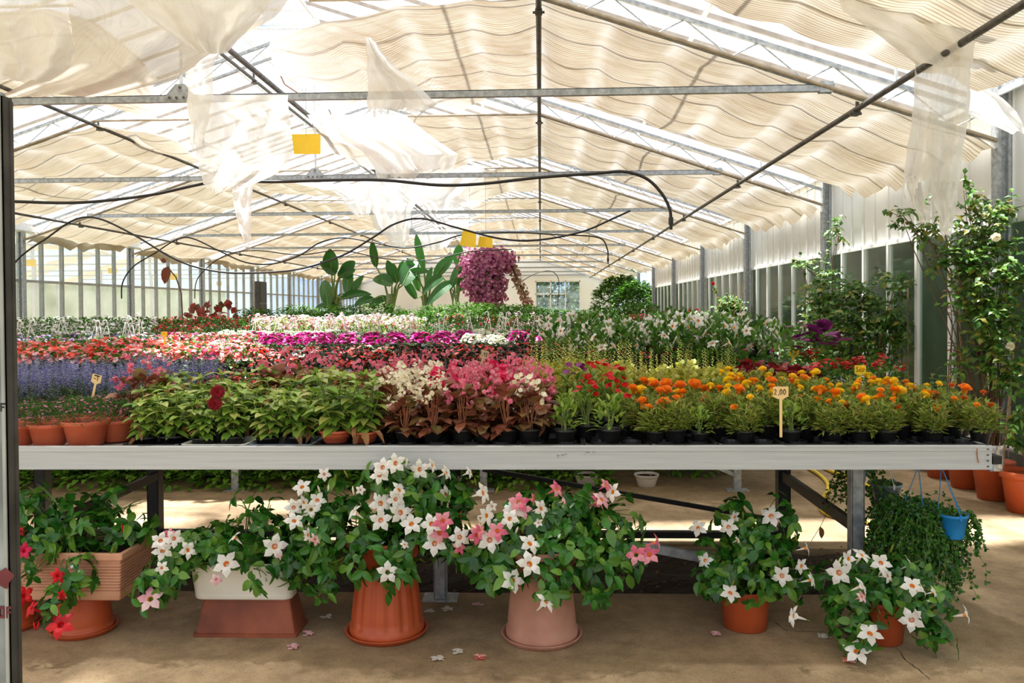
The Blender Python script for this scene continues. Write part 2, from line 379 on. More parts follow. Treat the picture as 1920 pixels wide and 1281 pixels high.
# trusses at every bay line
def truss(n):
    y = D(n)
    t = thing('roof_truss', 'galvanised roof truss with tie bar and side posts, %s from the front' % ORD[n], 'roof truss', (XC, y, 0), group='roof trusses')
    L = lambda mb: local(mb, t)
    for s in (1, -1):
        xe = XR if s > 0 else XL
        c = MB(); c.bar((XC, y, zb(XC)+.2), (xe, y, zb(xe)+.2), .034, .036); L(c).build('top_chord', M_steel, t)
        c = MB(); c.bar((XC, y, zb(XC)), (xe, y, zb(xe)), .03, .03); L(c).build('bottom_chord', M_steel, t)
        w = MB(); k = int(6.6 / .6); zz = []
        for i in range(k):
            xa = XC + s*(i*.6); xb = xa + s*.36; xd = xb + s*.24
            zz += [(xa, y, zb(xa)+.19), (xb, y, zb(xb)+.01), (xb+s*.02, y, zb(xb)+.01), (xd-s*.01, y, zb(xd)+.19)]
        w.tube(zz, .007, 5)
        L(w).build('web_bracing', M_steel, t)
        for xs_ in (xe-s*.9, XC+s*2.2):
            st = MB(); st.tube([(xs_, y, zb(xs_)+.2), (xs_, y, zr(xs_)-.06)], .015, 6); L(st).build('strut', M_steel_l, t)
        ps = MB(); w2 = .05
        for dx in (-.045, .045): ps.box((xe - s*.06 + dx*.9 - .012, y-w2, 0), (xe - s*.06 + dx*.9 + .012, y+w2, 3.3))
        ps.box((xe - s*.06 - .04, y-.008, 0), (xe - s*.06 + .04, y+.008, 3.3))
        L(ps).build('post', M_steel, t)
        en = MB(); xt = XC + s*5.35
        en.box((xt-.07, y-.03, 3.245), (xt+.04, y-.02, 3.335)); en.box((xt-.07, y+.02, 3.245), (xt+.04, y+.03, 3.335)); L(en).build('end_bracket', M_steel, t)
    tb = MB()
    tb.box((XC-5.4, y-.022, 3.255), (XC+5.4, y+.022, 3.265)); tb.box((XC-5.4, y-.022, 3.265), (XC+5.4, y-.017, 3.31)); tb.box((XC-5.4, y+.017, 3.265), (XC+5.4, y+.022, 3.31))
    tb.box((XC-5.4, y-.022, 3.305), (XC+5.4, y+.022, 3.312)); L(tb).build('tie_bar', M_steel, t)
    hr = MB(); hr.tube([(XC, y, 3.34), (XC, y, zb(XC)+.2)], .016, 8); L(hr).build('hanger_rod', M_steel_l, t)
    br = MB(); br.add([(XC-.12,y-.028,3.27),(XC+.12,y-.028,3.27),(XC+.12,y-.028,3.31),(XC+.04,y-.028,3.40),(XC-.04,y-.028,3.40),(XC-.12,y-.028,3.31)], [(0,1,2,3,4,5)])
    br.add([(XC-.12,y-.024,3.27),(XC+.12,y-.024,3.27),(XC+.12,y-.024,3.31),(XC+.04,y-.024,3.40),(XC-.04,y-.024,3.40),(XC-.12,y-.024,3.31)], [(5,4,3,2,1,0)])
    L(br).build('bracket', M_steel, t)
    if n < 3:
        for dx, dz in ((-.09,3.285),(-.03,3.285),(.03,3.285),(.09,3.285),(0,3.37)):
            bo = MB(); bo.tube([(XC+dx, y-.04, dz), (XC+dx, y-.028, dz)], .011, 6); L(bo).build('bolt', M_dsteel, t)
for n in range(0, 11): truss(n)
# long pipes that carry the curtains
def pipe(x, z, r, lab, mat):
    p = thing('curtain_pipe', lab, 'pipe', (x, -1.5, z)); q = MB()
    q.tube([(0, k*2.0, 0) for k in range(int((YE+1.5)/2)+1)], r, 10); q.build('tube', mat, p, smooth=True)
    for n in range(0, 10):
        c = MB(); y = D(n) + 1.5 + .12
        c.box((-.03, y-.035, -.045), (.03, y+.035, -.01)); c.box((-.012, y-.05, -.01), (.012, y-.03, .09)); c.tube([(-.05, y, -.03), (.05, y, -.03)], .012, 6)
        c.build('clamp', M_dsteel, p)
pipe(0.0, 4.02, .026, 'dark curtain pipe running straight down the middle of the picture', M_dsteel)
pipe(2.62, 3.13, .024, 'grey curtain pipe low along the right roof slope', M_dsteel)
pipe(-6.0, 4.02, .024, 'dark curtain pipe under the upper left roof slope', M_dsteel)
pipe(-8.62, 3.13, .022, 'dark curtain pipe low along the left roof slope', M_dsteel)
pipe(XC-.02, 4.05, .03, 'double dark pipe running back under the ridge', M_dsteel)
pipe(XC-.85, 4.62, .022, 'thin drive pipe that works the ridge vents', M_dsteel)
# right wall: white upper panels, dusty glass below, white mullions, sill
def panelm():
    return surf('white wall panel', (220,221,218), (235,236,232), rough=.6, scale=1.2)
YW = D(6)
w = MB(); w.box((XR+.02, -2.5, 2.2), (XR+.05, YW, 3.45)); struct(w.build('wall_right', panelm()))
w = MB(); w.box((XR-.02, -2.5, 0), (XR+.06, YW, .32)); struct(w.build('wall_right_base', surf('grey sill concrete', (104,102,96), (140,136,128), rough=.85, scale=4)))
w = MB(); w.box((XR-.03, -2.5, 3.3), (XR+.35, YW, 3.34)); w.box((XR-.03, -2.5, 3.34), (XR, YW, 3.52)); w.box((XR-.1, -2.5, 3.24), (XR-.03, YW, 3.32)); struct(w.build('trim_gutter', M_steel))
i = 0; y = -2.4
while y < YW - .1:
    i += 1
    g = MB(); g.box((XR+.028, y+.035, .34), (XR+.034, y+.632, 2.18)); o = struct(g.build('window_%d' % i, M_glass))
    f = MB(); f.box((XR+.005, y-.026, .3), (XR+.045, y+.026, 3.3)); f.box((XR, y+.035, 2.17), (XR+.045, y+.632, 2.215)); f.build('window_frame', M_white, o)
    y += .66667
rb = MB(); y = -2.4 + .333
while y < YW: rb.box((XR+.0, y-.008, 2.215), (XR+.02, y+.008, 3.3)); y += .66667
struct(rb.build('trim_panel_ribs', M_white))
pp = MB(); pp.tube([(XR-.14, 1.5, .38), (XR-.14, YW, .38)], .022, 8); tag(pp.build('heating_pipe', M_steel_l, smooth=True), 'pale pipe running low along the foot of the right wall', 'pipe')
# left wall: glass with grey mullions and a mid rail
y = 4.8; i = 100
lw = MB(); lw.box((XL-.03, 2, 0), (XL+.03, YE, .5)); struct(lw.build('wall_left', surf('left base wall', (170,172,166), (190,190,184), rough=.8, scale=3)))
lw = MB(); lw.box((XL-.04, 2, 3.0), (XL+.3, YE, 3.14)); struct(lw.build('trim_gutter_left', M_steel_l))
M_mull = surf('grey mullion', (150,154,152), (172,175,174), rough=.55, scale=10, metal=.2)
y = 10.64
while y < YE - .3:
    i += 1
    g = MB(); g.box((XL-.006, y+.03, .5), (XL, y+.637, 3.0)); o = struct(g.build('window_%d' % i, M_glassc))
    f = MB(); f.box((XL-.03, y-.028, .5), (XL+.04, y+.028, 3.0)); f.box((XL-.02, y+.028, 2.07), (XL+.03, y+.64, 2.12)); f.build('window_frame', M_mull, o)
    y += .66667
bx = thing('control_cabinet', 'tall dark control cabinet fixed on the far left glass wall', 'cabinet', (XL+.12, 27.2, 1.0))
c = MB(); c.box((-.1,-.35,0), (.1,.35,1.5)); c.build('body', M_dsteel, bx)
c = MB(); c.box((.1,-.32,.03), (.115,.32,.72)); c.build('door', M_black, bx); c = MB(); c.box((.1,-.32,.78), (.115,.32,1.47)); c.build('door', M_black, bx)
# back wall with window and doorway
M_back = surf('white back wall', (230,233,234), (242,244,244), rough=.7, scale=.8)
bw = MB(); yb = YE + .1
def P2(px, py): return P(px, py, yb)
wx0, wx1 = P2(1000, 0).x, P2(1085, 0).x; wz0 = .9; wz1 = P2(0, 535).z
for a, b2 in (((XL-.1, 0), (wx0, 5.4)), ((wx1, 0), (XR+.1, 5.4))): bw.box((a[0], yb, a[1]), (b2[0], yb+.12, b2[1]))
bw.box((wx0, yb, 0), (wx1, yb+.12, wz0)); bw.box((wx0, yb, wz1), (wx1, yb+.12, 5.4)); struct(bw.build('wall_back', M_back))
g = MB(); g.box((wx0, yb+.05, wz0), (wx1, yb+.056, wz1)); o = struct(g.build('window_300', M_glassc))
f = MB()
for x in (wx0, wx0+(wx1-wx0)*.33, wx0+(wx1-wx0)*.66, wx1-.05): f.box((x, yb+.02, wz0), (x+.06, yb+.09, wz1))
f.box((wx0, yb+.02, wz1-.06), (wx1, yb+.09, wz1)); f.box((wx0, yb+.02, (wz0+wz1)/2+.3), (wx0+(wx1-wx0)*.66, yb+.09, (wz0+wz1)/2+.36)); f.build('window_frame', M_white, o)
# ------------------------------------------------------------------ curtains
def clothm(name, c1, c2, open_=.10, white=(250,248,244), stripes=True, trans=.3):
    m, nt = newmat(name); out = N(nt, 'ShaderNodeOutputMaterial')
    tc = N(nt, 'ShaderNodeTexCoord')
    wv = N(nt, 'ShaderNodeTexWave', bands_direction='Y', i_Scale=8.0, i_Distortion=3.5, i_Detail=4.0); wv.inputs['Detail Scale'].default_value = .6
    mp = N(nt, 'ShaderNodeMapping'); mp.inputs['Scale'].default_value = (.14, 1, .14)
    nt.links.new(tc.outputs['Object'], mp.inputs[0]); nt.links.new(mp.outputs[0], wv.inputs['Vector'])
    ns = N(nt, 'ShaderNodeTexNoise', i_Scale=1.1, i_Detail=4.0); nt.links.new(tc.outputs['Object'], ns.inputs['Vector'])
    fnn = N(nt, 'ShaderNodeTexNoise', i_Scale=9.0, i_Detail=5.0, i_Roughness=.7); mp2 = N(nt, 'ShaderNodeMapping'); mp2.inputs['Scale'].default_value = (.25, 4, .25)
    nt.links.new(tc.outputs['Object'], mp2.inputs[0]); nt.links.new(mp2.outputs[0], fnn.inputs['Vector'])
    base = ramp(nt, ns.outputs[0], [(.35, c1), (.62, c2)])
    dk = N(nt, 'ShaderNodeMix', data_type='RGBA', blend_type='MULTIPLY'); dk.inputs[0].default_value = .7 if stripes else .25
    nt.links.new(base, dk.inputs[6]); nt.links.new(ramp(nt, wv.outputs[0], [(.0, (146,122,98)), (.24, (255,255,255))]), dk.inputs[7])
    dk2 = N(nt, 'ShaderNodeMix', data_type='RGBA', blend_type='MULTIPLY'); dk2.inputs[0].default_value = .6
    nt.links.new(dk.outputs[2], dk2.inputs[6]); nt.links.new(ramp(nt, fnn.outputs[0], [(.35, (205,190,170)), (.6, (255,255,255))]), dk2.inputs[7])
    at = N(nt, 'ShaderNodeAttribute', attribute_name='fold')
    wm = N(nt, 'ShaderNodeMix', data_type='RGBA'); wm.inputs[7].default_value = lin(white)  # whitens the fold streaks: light through thinner cloth, put into the colour
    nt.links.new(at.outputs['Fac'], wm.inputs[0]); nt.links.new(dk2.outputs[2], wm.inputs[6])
    d = N(nt, 'ShaderNodeBsdfDiffuse'); t = N(nt, 'ShaderNodeBsdfTranslucent'); tr = N(nt, 'ShaderNodeBsdfTransparent')
    nt.links.new(wm.outputs[2], d.inputs[0]); nt.links.new(wm.outputs[2], t.inputs[0])
    a = N(nt, 'ShaderNodeMixShader', i_0=trans); c = N(nt, 'ShaderNodeMixShader')
    mr = N(nt, 'ShaderNodeMapRange', i_1=.35, i_2=.8, i_3=open_*.4, i_4=open_*2.0); nt.links.new(fnn.outputs[0], mr.inputs[0])
    ad = N(nt, 'ShaderNodeMath', operation='MULTIPLY_ADD', i_1=.10); nt.links.new(at.outputs['Fac'], ad.inputs[0]); nt.links.new(mr.outputs[0], ad.inputs[2])
    nt.links.new(d.outputs[0], a.inputs[1]); nt.links.new(t.outputs[0], a.inputs[2]); nt.links.new(ad.outputs[0], c.inputs[0])
    nt.links.new(a.outputs[0], c.inputs[1]); nt.links.new(tr.outputs[0], c.inputs[2]); nt.links.new(c.outputs[0], out.inputs[0]); return m
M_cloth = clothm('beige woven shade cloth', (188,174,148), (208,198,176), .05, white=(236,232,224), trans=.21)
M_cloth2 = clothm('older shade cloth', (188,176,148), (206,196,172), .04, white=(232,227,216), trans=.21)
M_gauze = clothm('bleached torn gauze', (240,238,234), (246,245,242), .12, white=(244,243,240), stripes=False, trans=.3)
def set_fold(me, vals):
    a = me.attributes.new('fold', 'FLOAT', 'POINT'); a.data.foreach_set('value', vals)
def curtain(n, side, y0, y1, xa, xb, lab, mat, sag=.075, ysag=.06, torn=None):
    """a woven screen hung over wires that run down the house; xa..xb across"""
    mb = MB(); fo = []
    nx = max(8, int(abs(xb-xa)/.075)); ny = 26 if y0 < 12 else 14
    sp = .59
    for j in range(ny+1):
        v = j/ny
        for i in range(nx+1):
            u = i/nx; x = xa + (xb-xa)*u
            if torn: x = xa + (xb-xa)*u + torn(v, 1-u) * (1-u)**3
            ph = (x/sp) % 1.0; hump = math.sin(PI*ph)
            y = y0 + (y1-y0)*v
            nz = noise.noise(Vector((x*.8, y*.7, n*3.1))); nz2 = noise.noise(Vector((x*2.6, y*2.2, n*7.7)))
            if v > .9 or v < .1: y += .05*noise.noise(Vector((x*2.2, n*5.0, v))) + .05*hump*(1 if v > .5 else 0)
            s2 = math.sin(PI*v)
            z = zc(x) + .015 + .125*min(1, v*5) - sag*(.35+.65*s2)*hump*(1+.5*nz) - ysag*s2*(1+.9*nz) - .045*nz2*s2 - .05*v
            wall = max(0, (abs(x-XC)-6.1)/.65)
            if wall > 0: z -= .10*wall*wall*(1.0+.5*math.sin(y*9+n)) ; z += .03*wall*math.sin(y*14)
            z -= (.25*(1-u)**6*(1+nz) if torn else 0)
            mb.v.append((x, y, z)); f = max(0, 1 - min(ph, 1-ph)/.17); f = f*(.55+.7*nz2+.5*nz) * (.45+.55*v)  # f paints pale streaks on the ridges where light comes through
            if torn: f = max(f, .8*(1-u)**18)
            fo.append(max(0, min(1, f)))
    for j in range(ny):
        for i in range(nx):
            a = j*(nx+1)+i; mb.f.append((a, a+1, a+nx+2, a+nx+1)); mb.m.append(0)
    t = thing('shade_curtain', lab, 'shade curtain', ((xa+xb)/2, y0, 3.9), group='shade curtains under the roof')
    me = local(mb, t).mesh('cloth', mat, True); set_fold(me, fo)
    o = bpy.data.objects.new('cloth', me); COL.objects.link(o); o.parent = t
    xs = [xb, 0.0, xa] if side > 0 else [xb, -6.0, xa]
    rod = MB(); rod.tube([(x, y0, zc(x)+.0) for x in xs], .015, 8); local(rod, t).build('lead_rod', surf('weathered rod', (150,134,112), (180,164,140), rough=.7, scale=10), t)
gaps = {-1:.12, 0:.7, 1:1.0, 2:.85, 3:.7, 4:.6}
for n in range(-1, 10):
    y0 = D(n) - .035 if n >= 1 else 2.55 if n == 0 else .7; y1 = D(n+1) - gaps.get(n, .5)  # overhead bay is out of view, added and sized to limit front light
    w = ['front', 'second', 'third', 'fourth', 'fifth', 'sixth', 'seventh', 'eighth', 'ninth', 'tenth', 'eleventh'][n] if n >= 0 else 'unseen overhead'
    inr = {-1:-2.5, 0:-1.6, 1:-1.9, 2:-3.0, 3:-2.2, 4:-2.2}.get(n, -2.6)
    inl = {-1:-3.2, 0:-2.9, 1:-3.9, 2:-4.7, 3:-3.9, 4:-3.8}.get(n, -3.5)
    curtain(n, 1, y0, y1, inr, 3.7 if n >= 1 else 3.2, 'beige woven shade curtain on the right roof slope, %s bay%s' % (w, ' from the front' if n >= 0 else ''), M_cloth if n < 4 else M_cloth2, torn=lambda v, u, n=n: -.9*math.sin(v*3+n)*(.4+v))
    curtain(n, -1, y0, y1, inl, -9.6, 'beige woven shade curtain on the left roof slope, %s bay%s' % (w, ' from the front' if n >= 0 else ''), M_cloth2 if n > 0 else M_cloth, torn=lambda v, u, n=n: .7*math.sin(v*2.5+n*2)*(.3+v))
# torn pieces that hang down
def rag(lab, Y, rows, name='torn_cloth', folds=3, dep=.12, mat=None, ny=None, fr=True, dy=0):
    """rows: (py, left px, right px[, depth shift]) from top to bottom"""
    mat = mat or M_gauze
    nx = 26; ny = ny or 34; mb = MB(); ph = rnd.random()*6
    ks = [r_[0] for r_ in rows]; keep = {}
    for j in range(ny+1):
        t = ks[0] + (ks[-1]-ks[0])*j/ny
        k = 0
        while k < len(rows)-2 and ks[k+1] < t: k += 1
        w = (t-ks[k])/max(1e-6, ks[k+1]-ks[k])
        l = rows[k][1] + (rows[k+1][1]-rows[k][1])*w; r_ = rows[k][2] + (rows[k+1][2]-rows[k][2])*w
        for i in range(nx+1):
            u = i/nx; px = l + (r_-l)*u; px += 3*noise.noise(Vector((t*.05, i*.0, ph)))
            pz = t + (rnd.uniform(-5, 5) if (fr and j == ny) else 0) + 8*noise.noise(Vector((u*3, t*.01, ph+4)))*(j/ny)
            yy = Y + dy*j/ny + dep*(.3+.7*j/ny)*math.sin(folds*PI*u+ph+1.5*noise.noise(Vector((u*2, t*.015, ph)))) + .06*noise.noise(Vector((u*5, t*.03, ph+9)))
            mb.v.append(P(px, pz, yy))
    for j in range(ny):
        for i in range(nx):
            if j > ny-5 and fr and noise.noise(Vector((i*1.7, ph*3, 0)))*5+1.5 < (j-(ny-5)): continue
            a = j*(nx+1)+i; mb.f.append((a, a+1, a+nx+2, a+nx+1)); mb.m.append(0)
    l0 = Vector(mb.v[nx//2]); mb.v = [tuple(Vector(p)-l0) for p in mb.v]
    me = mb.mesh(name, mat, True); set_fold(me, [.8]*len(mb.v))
    o = bpy.data.objects.new(name, me); COL.objects.link(o); o.location = l0
    return tag(o, lab, 'torn cloth')
rag('large torn white cloth hanging in front of the left tie bar', 6.3, [(178,352,540),(205,350,541),(240,362,545),(290,368,550),(325,374,520),(348,382,470),(372,390,418)], folds=4, dep=.10)
rag('white gauze strand hanging above the tie bar on the left', 6.4, [(40,330,500),(80,338,440),(110,345,402),(150,350,400),(182,352,398),(260,356,384),(300,360,378)], folds=3, dep=.09)
rag('narrow cloth strip hanging below the second tie bar', 8.6, [(335,432,474),(380,438,472),(430,448,470),(472,464,471)], folds=1.5, dep=.05)
rag('long torn white cloth with two tails at the upper right', 5.6, [(24,1706,1838),(60,1716,1832),(118,1718,1822),(200,1712,1818),(300,1698,1804),(350,1692,1798),(385,1700,1796)], folds=4, dep=.13)
rag('left tail of the long torn white cloth at upper right', 5.62, [(330,1694,1724),(370,1704,1730),(410,1722,1746),(425,1728,1742)], folds=2, dep=.04)
rag('right tail of the long torn white cloth at upper right', 5.6, [(340,1740,1800),(400,1758,1790),(440,1764,1784),(456,1770,1782)], folds=2, dep=.05)
rag('bunched torn cloth slung towards the right wall post', 6.2, [(160,1812,1838),(185,1812,1880),(210,1808,1908),(230,1840,1919),(248,1890,1921)], folds=2, dep=.12, fr=False)
rag('triangular torn white cloth hanging beside the ridge opening', 6.5, [(70,684,696),(120,688,735),(160,690,780),(195,688,820),(222,694,788)], folds=4, dep=.10)
rag('pale torn cloth sagging beyond the first tie bar', 10.2, [(215,575,760),(250,600,800),(290,690,860),(320,725,850),(332,740,815)], folds=4, dep=.2)
rag('white torn cloth drooping above the second tie bar', 10.5, [(232,640,720),(270,668,790),(310,700,800),(345,712,770)], folds=3, dep=.12)
rag('torn gauze between the second and third tie bars', 13.6, [(330,690,800),(365,690,790),(400,698,770),(440,720,760)], folds=4, dep=.15)
rag('torn gauze left of the ridge hanger in the third bay', 13.9, [(345,600,690),(370,640,700),(395,655,695),(408,670,690)], folds=3, dep=.12)
rag('ragged gauze above the yellow sticky cards', 14.2, [(310,850,910),(340,800,905),(370,780,880),(400,800,860)], folds=3, dep=.12)
rag('torn white cloth hanging down among the far tie bars', 17.5, [(400,690,760),(425,700,770),(450,725,765),(472,735,752)], folds=3, dep=.1)
rag('small torn gauze far back over the banana plants', 21, [(430,800,860),(450,790,850),(470,800,835)], folds=3, dep=.1)
rag('wide white gauze bag sagging in the top left corner', 4.9, [(-30,-20,125),(40,-20,128),(90,-20,140),(125,-10,132),(150,0,95)], folds=3, dep=.2, fr=False)
rag('folded pale gauze sagging at the top left of centre', 5.0, [(-30,210,520),(10,250,505),(50,300,470),(80,340,440),(100,372,425)], folds=4, dep=.16, fr=False)
rag('sagging beige cloth at the top left behind the gauze bag', 5.6, [(-30,120,560),(30,130,520),(90,140,410),(150,60,330),(180,0,200)], folds=3, dep=.2, mat=M_cloth, fr=False)
rag('bunched white gauze draped at the top right', 5.2, [(-30,1560,1850),(20,1580,1842),(60,1640,1830),(100,1690,1826),(125,1718,1822)], folds=3, dep=.12, fr=False)
# black irrigation hoses
def hose(pts, lab, r=.011, mat=None, name='irrigation_hose', end=None):
    pp = [P(*p) for p in pts]; q = []
    for i in range(len(pp)-1):
        p0 = pp[max(i-1,0)]; p1 = pp[i]; p2 = pp[i+1]; p3 = pp[min(i+2, len(pp)-1)]
        for k in range(6):
            t = k/6; q.append(.5*((2*p1)+(p2-p0)*t+(2*p0-5*p1+4*p2-p3)*t*t+(3*p1-p0-3*p2+p3)*t**3))
    q.append(pp[-1]); t = thing(name, lab, 'hose', q[0]); m = MB(); m.tube(q, r, 8); local(m, t).build('hose', mat or M_rubber, t, smooth=True)
    if end:
        e = MB(); d = q[-1]; e.tube([d+Vector((0,0,.01)), d-Vector((0,0,.05))], .02, 8); e.tube([d-Vector((0,0,.05)), d-Vector((0,0,.09))], .013, 8); local(e, t).build('nozzle', M_black, t)
    return t
Y2 = D(1) - .05
hose([(-20,377,Y2),(28,378,Y2),(150,380,Y2),(280,366,Y2),(400,342,Y2),(520,341,Y2),(620,338,Y2),(720,338,Y2),(820,347,Y2),(900,345,Y2),(1010,333,Y2),(1120,325,Y2),(1170,322,Y2),(1212,335,Y2),(1240,362,Y2),(1255,390,Y2),(1258,410,Y2)], 'black irrigation hose looping along the second tie bar with a nozzle at its right end', .013, end=1)
Y3 = D(2)-.05
hose([(-10,560,Y3),(30,490,Y3),(90,445,Y3),(140,412,Y3),(185,410,Y3),(250,440,Y3),(330,487,Y3),(400,508,Y3),(470,512,Y3),(560,505,Y3),(640,480,Y3),(700,445,Y3),(740,420,Y3),(790,410,Y3),(860,428,Y3),(940,448,Y3),(1010,450,Y3),(1090,435,Y3),(1145,412,Y3),(1182,395,Y3)], 'black hose swooping in arcs below the third tie bar', .013)
Y4 = D(3)-.05
hose([(228,560,Y4),(230,530,Y4),(250,500,Y4),(290,475,Y4),(330,450,Y4),(360,447,Y4),(410,470,Y4),(460,492,Y4),(510,495,Y4),(560,480,Y4),(600,455,Y4),(645,446,Y4),(700,455,Y4),(760,465,Y4),(820,455,Y4),(870,440,Y4),(960,436,Y4),(1040,440,Y4),(1120,445,Y4),(1138,465,Y4),(1140,485,Y4)], 'black hose swooping below the fourth tie bar with a nozzle by the right slope', .013, end=1)
Y5 = D(4)-.05
hose([(365,560,Y5),(372,520,Y5),(420,480,Y5),(480,470,Y5),(560,478,Y5),(640,470,Y5),(720,485,Y5),(800,488,Y5),(880,472,Y5),(960,468,Y5)], 'thin black hose looping below the fifth tie bar', .012)
hose([(960,540,26),(1000,515,26),(1030,508,26),(1046,520,26),(1048,545,26),(1045,575,26)], 'thin dark hose arching above the far window', .012)
# yellow sticky cards
def card(c4, Y, lab, ny=6):
    t = thing('sticky_trap', lab, 'sticky trap', P((c4[0][0]+c4[1][0])/2, c4[0][1], Y)); m = MB(); n = 8
    for s_ in (0, .004):
        for j in range(n+1):
            for i in range(n+1):
                u, v = i/n, j/n
                px = (c4[0][0]*(1-u)+c4[1][0]*u)*(1-v)+(c4[3][0]*(1-u)+c4[2][0]*u)*v; py = (c4[0][1]*(1-u)+c4[1][1]*u)*(1-v)+(c4[3][1]*(1-u)+c4[2][1]*u)*v
                m.v.append(P(px, py, Y + s_ + .05*math.sin(PI*u)*(1 if len(lab) % 2 else .4)))
    k = (n+1)**2
    for j in range(n):
        for i in range(n):
            a = j*(n+1)+i; m.f.append((a, a+n+1, a+n+2, a+1)); m.m.append(0); m.f.append((a+k, a+1+k, a+n+2+k, a+n+1+k)); m.m.append(0)
    local(m, t).build('card', M_strap, t)
    w = MB(); a = P((c4[0][0]+c4[1][0])/2, c4[0][1]+2, Y); w.tube([a, Vector((a.x, a.y, max(a.z+.1, 4.1)))], .002, 4); local(w, t).build('string', surf('green string', (60,130,90)), t)
card([(547,252),(601,251),(601,289),(551,289)], 8.6, 'yellow sticky card hanging alone by the ridge opening')
card([(868,432),(893,438),(892,465),(862,460)], 14.2, 'left yellow sticky card of the hanging pair, above the bougainvillea')
card([(899,443),(923,446),(924,465),(895,463)], 14.3, 'right yellow sticky card of the hanging pair, above the bougainvillea')
# ------------------------------------------------------------------ front bench
BY = 3.60; BZ0, BZ1 = .776, .882; BXL, BXR = -4.2, P(1858, 860, BY).x; BYB = 5.35; ZT = .862
t = thing('plant_bench', 'long aluminium edged plant bench across the whole front, full of flowering pots', 'bench', (0, BY, 0))
def rim(mb, a, b, out):
    """channel profile: face with two raised ribs top and bottom"""
    a = Vector(a); b = Vector(b); d = (b-a).normalized(); o = Vector(out)
    prof = [(0,BZ0),(.008,BZ0),(.008,BZ0+.022),(.004,BZ0+.024),(.004,BZ1-.026),(.008,BZ1-.024),(.008,BZ1-.002),(.004,BZ1),(-.018,BZ1),(-.018,BZ1-.004),(0,BZ1-.004)]
    vs = []
    for p in (a, b):
        for (q, z) in prof: vs.append(Vector((p.x, p.y, 0)) + o*q + Vector((0,0,z)))
    k = len(prof); mb.add(vs, [(i, (i+1) % k, k+(i+1) % k, k+i) for i in range(k)] + [tuple(range(k-1,-1,-1)), tuple(range(k, 2*k))])
m = MB(); rim(m, (BXL, BY, 0), (BXR, BY, 0), (0,-1,0)); local(m, t).build('front_rim', M_alu, t)
m = MB(); rim(m, (BXR, BY, 0), (BXR, BYB, 0), (1,0,0)); local(m, t).build('end_rim', M_alu, t)
m = MB(); rim(m, (BXR, BYB, 0), (BXL, BYB, 0), (0,1,0)); local(m, t).build('rear_rim', M_alu, t)
m = MB(); m.box((BXL, BY+.004, ZT-.03), (BXR-.004, BYB-.004, ZT-.004)); local(m, t).build('bench_top', surf('pale bench mat', (156,150,134), (196,190,174), rough=.8, scale=14), t)
for z in (-.038, -.013, .012, .038):
    m = MB(); c = Vector((BXR-.018, BY-.009, (BZ0+BZ1)/2+z)); m.tube([c+Vector((0,.002,0)), c-Vector((0,.003,0))], .004, 8); local(m, t).build('rivet', M_dsteel, t)
m = MB(); c = P(1832, 848, BY-.0085)
q = [P(1832,841,BY-.009), P(1832,850,BY-.009), P(1832.5,858,BY-.009), P(1835,868,BY-.009)]; m.tube(q, .0022, 5); local(m, t).build('rust_streak', surf('rust', (176,96,44), rough=.9), t)
for (xa, za, xb, zb2) in ((1040, 848, 1062, 857), (1096, 850, 1112, 845)):
    m = MB()
    for k in range(16):
        a = P(xa+(xb-xa)*rnd.random()+rnd.uniform(-3,3), za+(zb2-za)*rnd.random()+rnd.uniform(-3,3), BY-.0052); m.tube([a, a+Vector((rnd.uniform(.004,.01),0,-rnd.uniform(.001,.004)))], .0007, 3)
    local(m, t).build('scuff_mark', surf('scuff', (122,120,110), rough=.9), t)
def leg(x, y, mat, w=.06, foot=True):
    m = MB(); z0 = 0 if not (4.2 < y < 5.0 and x < 1.95) else -.05
    for sx, wd in ((-1, 1), (1, 1)):
        m.box((x+sx*w/2-.003, y-w/2, z0), (x+sx*w/2+.003, y+w/2, BZ0+.05))
    m.box((x-w/2, y+w/2-.004, z0), (x+w/2, y+w/2, BZ0+.05)); m.box((x-w/2, y-w/2, z0), (x+w/2, y-w/2+.004, BZ0+.05))
    o = local(m, t).build('leg', mat, t)
    if foot:
        f = MB(); f.box((x-.09, y-.06, z0), (x+.09, y+.06, z0+.008)); g = local(f, t).build('foot_plate', mat, o)
for x in (P(1605, 1000, 4.12).x, P(800+26, 1080, 4.12).x, -2.84, -4.0): leg(x, 4.12, M_steel)
for x in (P(1468, 920, 5.06).x, -.55, P(291, 920, 5.06).x, P(80, 920, 5.06).x): leg(x, 5.06, M_black, .07)  # rear legs coloured black for the shade they stand in
def brace(a, b, mat, w=.035, h=.045):
    m = MB(); m.bar(a, b, w, h); local(m, t).build('brace', mat, t)
brace(P(1470,893,5.02), P(1602,987,4.12), M_black, .03, .06)
brace(P(292,893,5.02), P(118,972,4.12), M_black, .03, .05)
brace(P(905,880,5.08), P(1440,973,5.08), M_black, .02, .028)
brace(P(1205,1024,4.15), P(1545,1090,4.15), M_steel, .03, .045)
brace((-4.2, 5.1, .06), (1.5, 5.1, .06), M_black, .05, .04)
m = MB(); m.box((BXL, 4.09, BZ0-.02), (BXR-.02, 4.15, ZT-.03)); m.box((BXL, 5.03, BZ0-.02), (BXR-.02, 5.09, ZT-.03)); local(m, t).build('side_beam', M_black, t)
m = MB()
for k in range(11): x = BXL+.1+k*.61; m.box((x, BY+.01, BZ0+.02), (x+.04, BYB-.01, ZT-.03))
local(m, t).build('cross_bearers', M_black, t)
